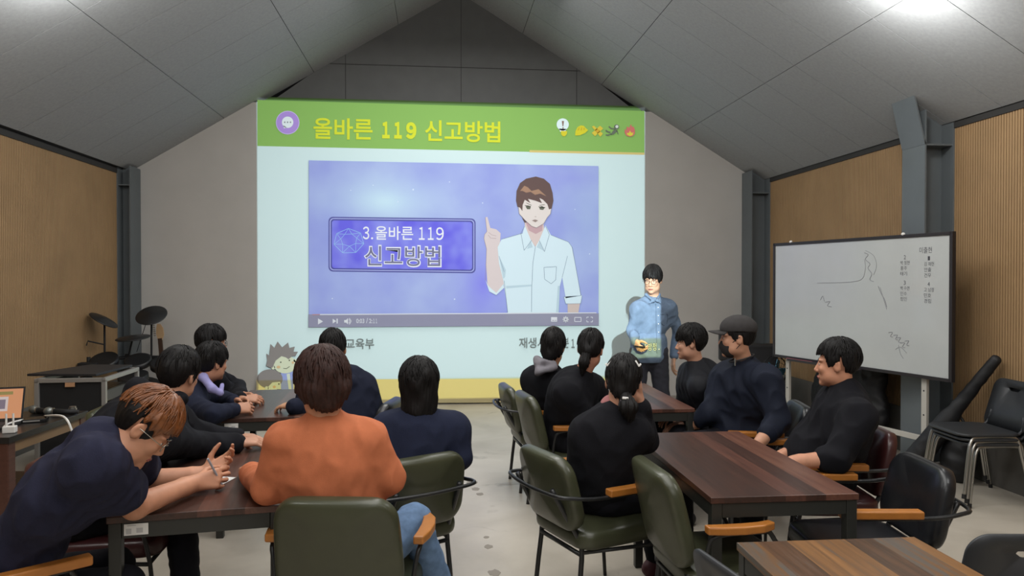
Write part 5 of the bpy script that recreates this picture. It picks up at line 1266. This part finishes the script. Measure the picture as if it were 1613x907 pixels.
for nm_, bold_, col_, off_ in (('painted_beam_text_edge', .05, '2b3138', .003), ('painted_beam_text', .0, 'b9c2b0', .006)):  # letters of the projected footer, painted onto the shirt as thin meshes
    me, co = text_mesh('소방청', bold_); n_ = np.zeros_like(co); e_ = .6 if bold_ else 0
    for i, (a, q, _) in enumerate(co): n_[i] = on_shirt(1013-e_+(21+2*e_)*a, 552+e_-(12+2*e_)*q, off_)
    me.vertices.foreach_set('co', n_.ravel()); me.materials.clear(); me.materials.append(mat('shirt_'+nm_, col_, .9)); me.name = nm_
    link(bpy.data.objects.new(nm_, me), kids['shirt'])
b = MB()
for k in range(5): q = px(1034.5+.3*k, 478+19*k, 6.60-.0*k); b.sph(Vector(q)-Vector(root), (.006, .005, .006), n=8)
rem = MB(); q = Vector(px(1008, 546, 6.57)); rem.box(q, (.03, .11, .016), rz=.5, bev=.004); tag(rem.out('pointer_remote', M_BLACK, None), 'small black pointer in the hand of the standing presenter', 'remote')
b.b.free()

# 12 black jacket
person('person in a black jacket in profile, in front of the presenter', dict(
    yk=1.05, P=(2.10, 5.38, .56), H=px(1087, 541, 5.35), fwd=(-.96, .25, -.05), tf=(-.85, .5), pf=(-.97, .2), N=px(1098, 583, 5.35), SL=px(1104, 612, 5.18), SR=px(1085, 605, 5.55), sw=.185, EL=px(1118, 655, 5.2), ER=px(1075, 650, 5.6), WL=px(1080, 665, 5.15), WR=px(1060, 655, 5.5), fat=1.05,
    top=('jacket', H_JACK), bottom=('trousers', H_BLACKTR), loose=.022, collar='crew', bow=.05, skin='b98a72', h=.005, hair=[('hair', dict(SHORT, t=.034, zf=.03, seed=45, locks=190, zn=-.075), HB)]))

# 13 cap and mask
body, h, root, M = person('person in a grey cap, black face mask and navy jacket, hand on hip', dict(
    P=(2.06, 4.68, .56), H=px(1160, 533, 4.68), fwd=(-.95, .22, -.02), tf=(-.80, -.20), pf=(-.97, .1), N=px(1178, 582, 4.70), SL=px(1207, 598, 4.52), SR=px(1140, 602, 4.86), sw=.21, EL=px(1226, 662, 4.42), ER=px(1118, 650, 4.8), WL=px(1196, 697, 4.30), WR=px(1098, 668, 4.9), fat=1.35, belly=1.15, arm=1.2,
    HL=(A3(-.35, .1, -.9), A3(-.6, .7, 0), .4, .3), top=('jacket', H_CAPNAVY), bottom=('trousers', H_BLACKTR), loose=.022, ff=.55, bow=.0, skin='b5866c', h=.005, hs=1.02, fold=.010, ch=.007, jaw=1.05,
    hair=[('hair', dict(SHORT, t=.018, zn=-.085, zs=-.01, seed=48, zmax=.06), HB)]))
o0 = np.array(root); S = SDF(root); c = h.sc
S.ell(h(0, -.014, .066), np.array((.096, .116, .085))*c, h.R, .01)
capm = S.mesh(.005, None, lambda X, Y, Z: (lambda q: (q[2]*-1+.048-.10*np.maximum(0, -(q[1]+.02)))*c)(h.loc(X, Y, Z, o0)))
cap = mesh_obj('cap', *capm, H_CAPCOL, body)
b = MB(); n = 14; R0 = []
for off in (0, .006):
    A_ = [b.b.verts.new((.078*cos(pi*k/n), .070+.035*sin(pi*k/n), .056-.006*abs(cos(pi*k/n))-off)) for k in range(n+1)]; B_ = [b.b.verts.new((.082*cos(pi*k/n), .085+.088*sin(pi*k/n), .052-.018*cos(pi*k/n)**2-off)) for k in range(n+1)]; R0.append((A_, B_))
for (A_, B_) in R0:
    for k in range(n): b.b.faces.new((A_[k], A_[k+1], B_[k+1], B_[k]))
for k in range(n): b.b.faces.new((R0[0][1][k], R0[0][1][k+1], R0[1][1][k+1], R0[1][1][k])); b.b.faces.new((R0[0][0][k], R0[0][0][k+1], R0[1][0][k+1], R0[1][0][k]))
add('visor', b, M, H_CAPCOL, cap)
S = SDF(root); E = lambda p, r: S.ell(h(*p), np.array(r)*c, h.R, .03)
E((0, .026, -.045), (.0665, .0715, .062)); E((0, .038, -.078), (.052, .052, .044)); E((0, .088, -.040), (.020, .020, .026))
mask = mesh_obj('face_mask', *S.mesh(.005, None, lambda X, Y, Z: (lambda q: np.maximum(.004-q[1]+.3*np.maximum(0, -.05-q[2]), q[2]+.022-.25*np.maximum(0, q[1]-.05))*c)(h.loc(X, Y, Z, o0))), H_MASK, body)
b = MB()
for s_ in (-1, 1): b.tube([(s_*.066, .035, -.02), (s_*.083, .0, .012), (s_*.086, -.022, .0)], .0022, 5, smooth=3); b.tube([(s_*.062, .03, -.075), (s_*.080, -.005, -.035), (s_*.086, -.022, .0)], .0022, 5, smooth=3)
add('ear_loop', b, M, H_MASK, mask)
b = MB(); b.tube([(.06*cos(a)*1.05, -.03+.075*sin(a), -.125-.022*sin(a)) for a in [k*pi/8 for k in range(16)]], .006, 6, closed=True); add('lanyard', b, M, H_MASK, body)
b = MB(); q = px(1158, 570, 4.45); b.box(Vector(q)-Vector(root), (.006, .004, .045)); b.out('zip_pull', M_CHROME, body)

# 14 black sweater, right
body, h, root, M = person('person in a black sweater with rolled sleeves, head turned to the slide', dict(
    P=(2.16, 3.86, .55), H=px(1318, 574, 3.95), fwd=(-.84, .53, -.03), roll=-.02, tf=(-.88, .45), pf=(-.97, .15), N=px(1334, 619, 3.92), SL=px(1352, 658, 3.70), SR=px(1305, 655, 4.15), sw=.20, EL=px(1318, 722, 3.62), ER=px(1262, 705, 4.2), WL=px(1250, 728, 3.62), WR=px(1212, 728, 4.1), fat=1.25, belly=1.05, arm=1.2,
    HL=(A3(-.9, .3, -.2), A3(0, 0, -1), .4, .3), HR=(A3(-.8, -.1, -.3), A3(0, 0, -1), .4, .3), top=('sweater', H_BLACK), bottom=('trousers', H_BLACKTR), loose=.018, ff=.22, skin='b98469', h=.005, hs=1.02, fold=.008, ch=.007, bow=.02, jaw=1.05,
    hair=[('hair', dict(SHORT, t=.022, zf=.06, zn=-.06, zs=.018, seed=52, locks=190, h=.004), HB)]))
b = MB(); b.box((.02, -.105, -.135), (.10, .012, .055), M=Matrix.Rotation(.25, 4, 'Y') @ Matrix.Rotation(-.35, 4, 'X'), bev=.004); add('white_mask', b, M, mat('mask_white', 'd6d3d2', .8), body)
b = MB(); b.tube([(-.05, -.075, -.125), (-.062, -.04, -.14), (-.075, .0, -.165)], .0035, 6, smooth=3); add('red_strap', b, M, mat('red_strap', '9c2f35', .6), body)
b = MB(); b.tube([(-.052, -.09, -.14), (-.066, -.055, -.155), (-.082, -.0, -.185)], .003, 6, smooth=3); add('ear_loop', b, M, M_WHITE, body)
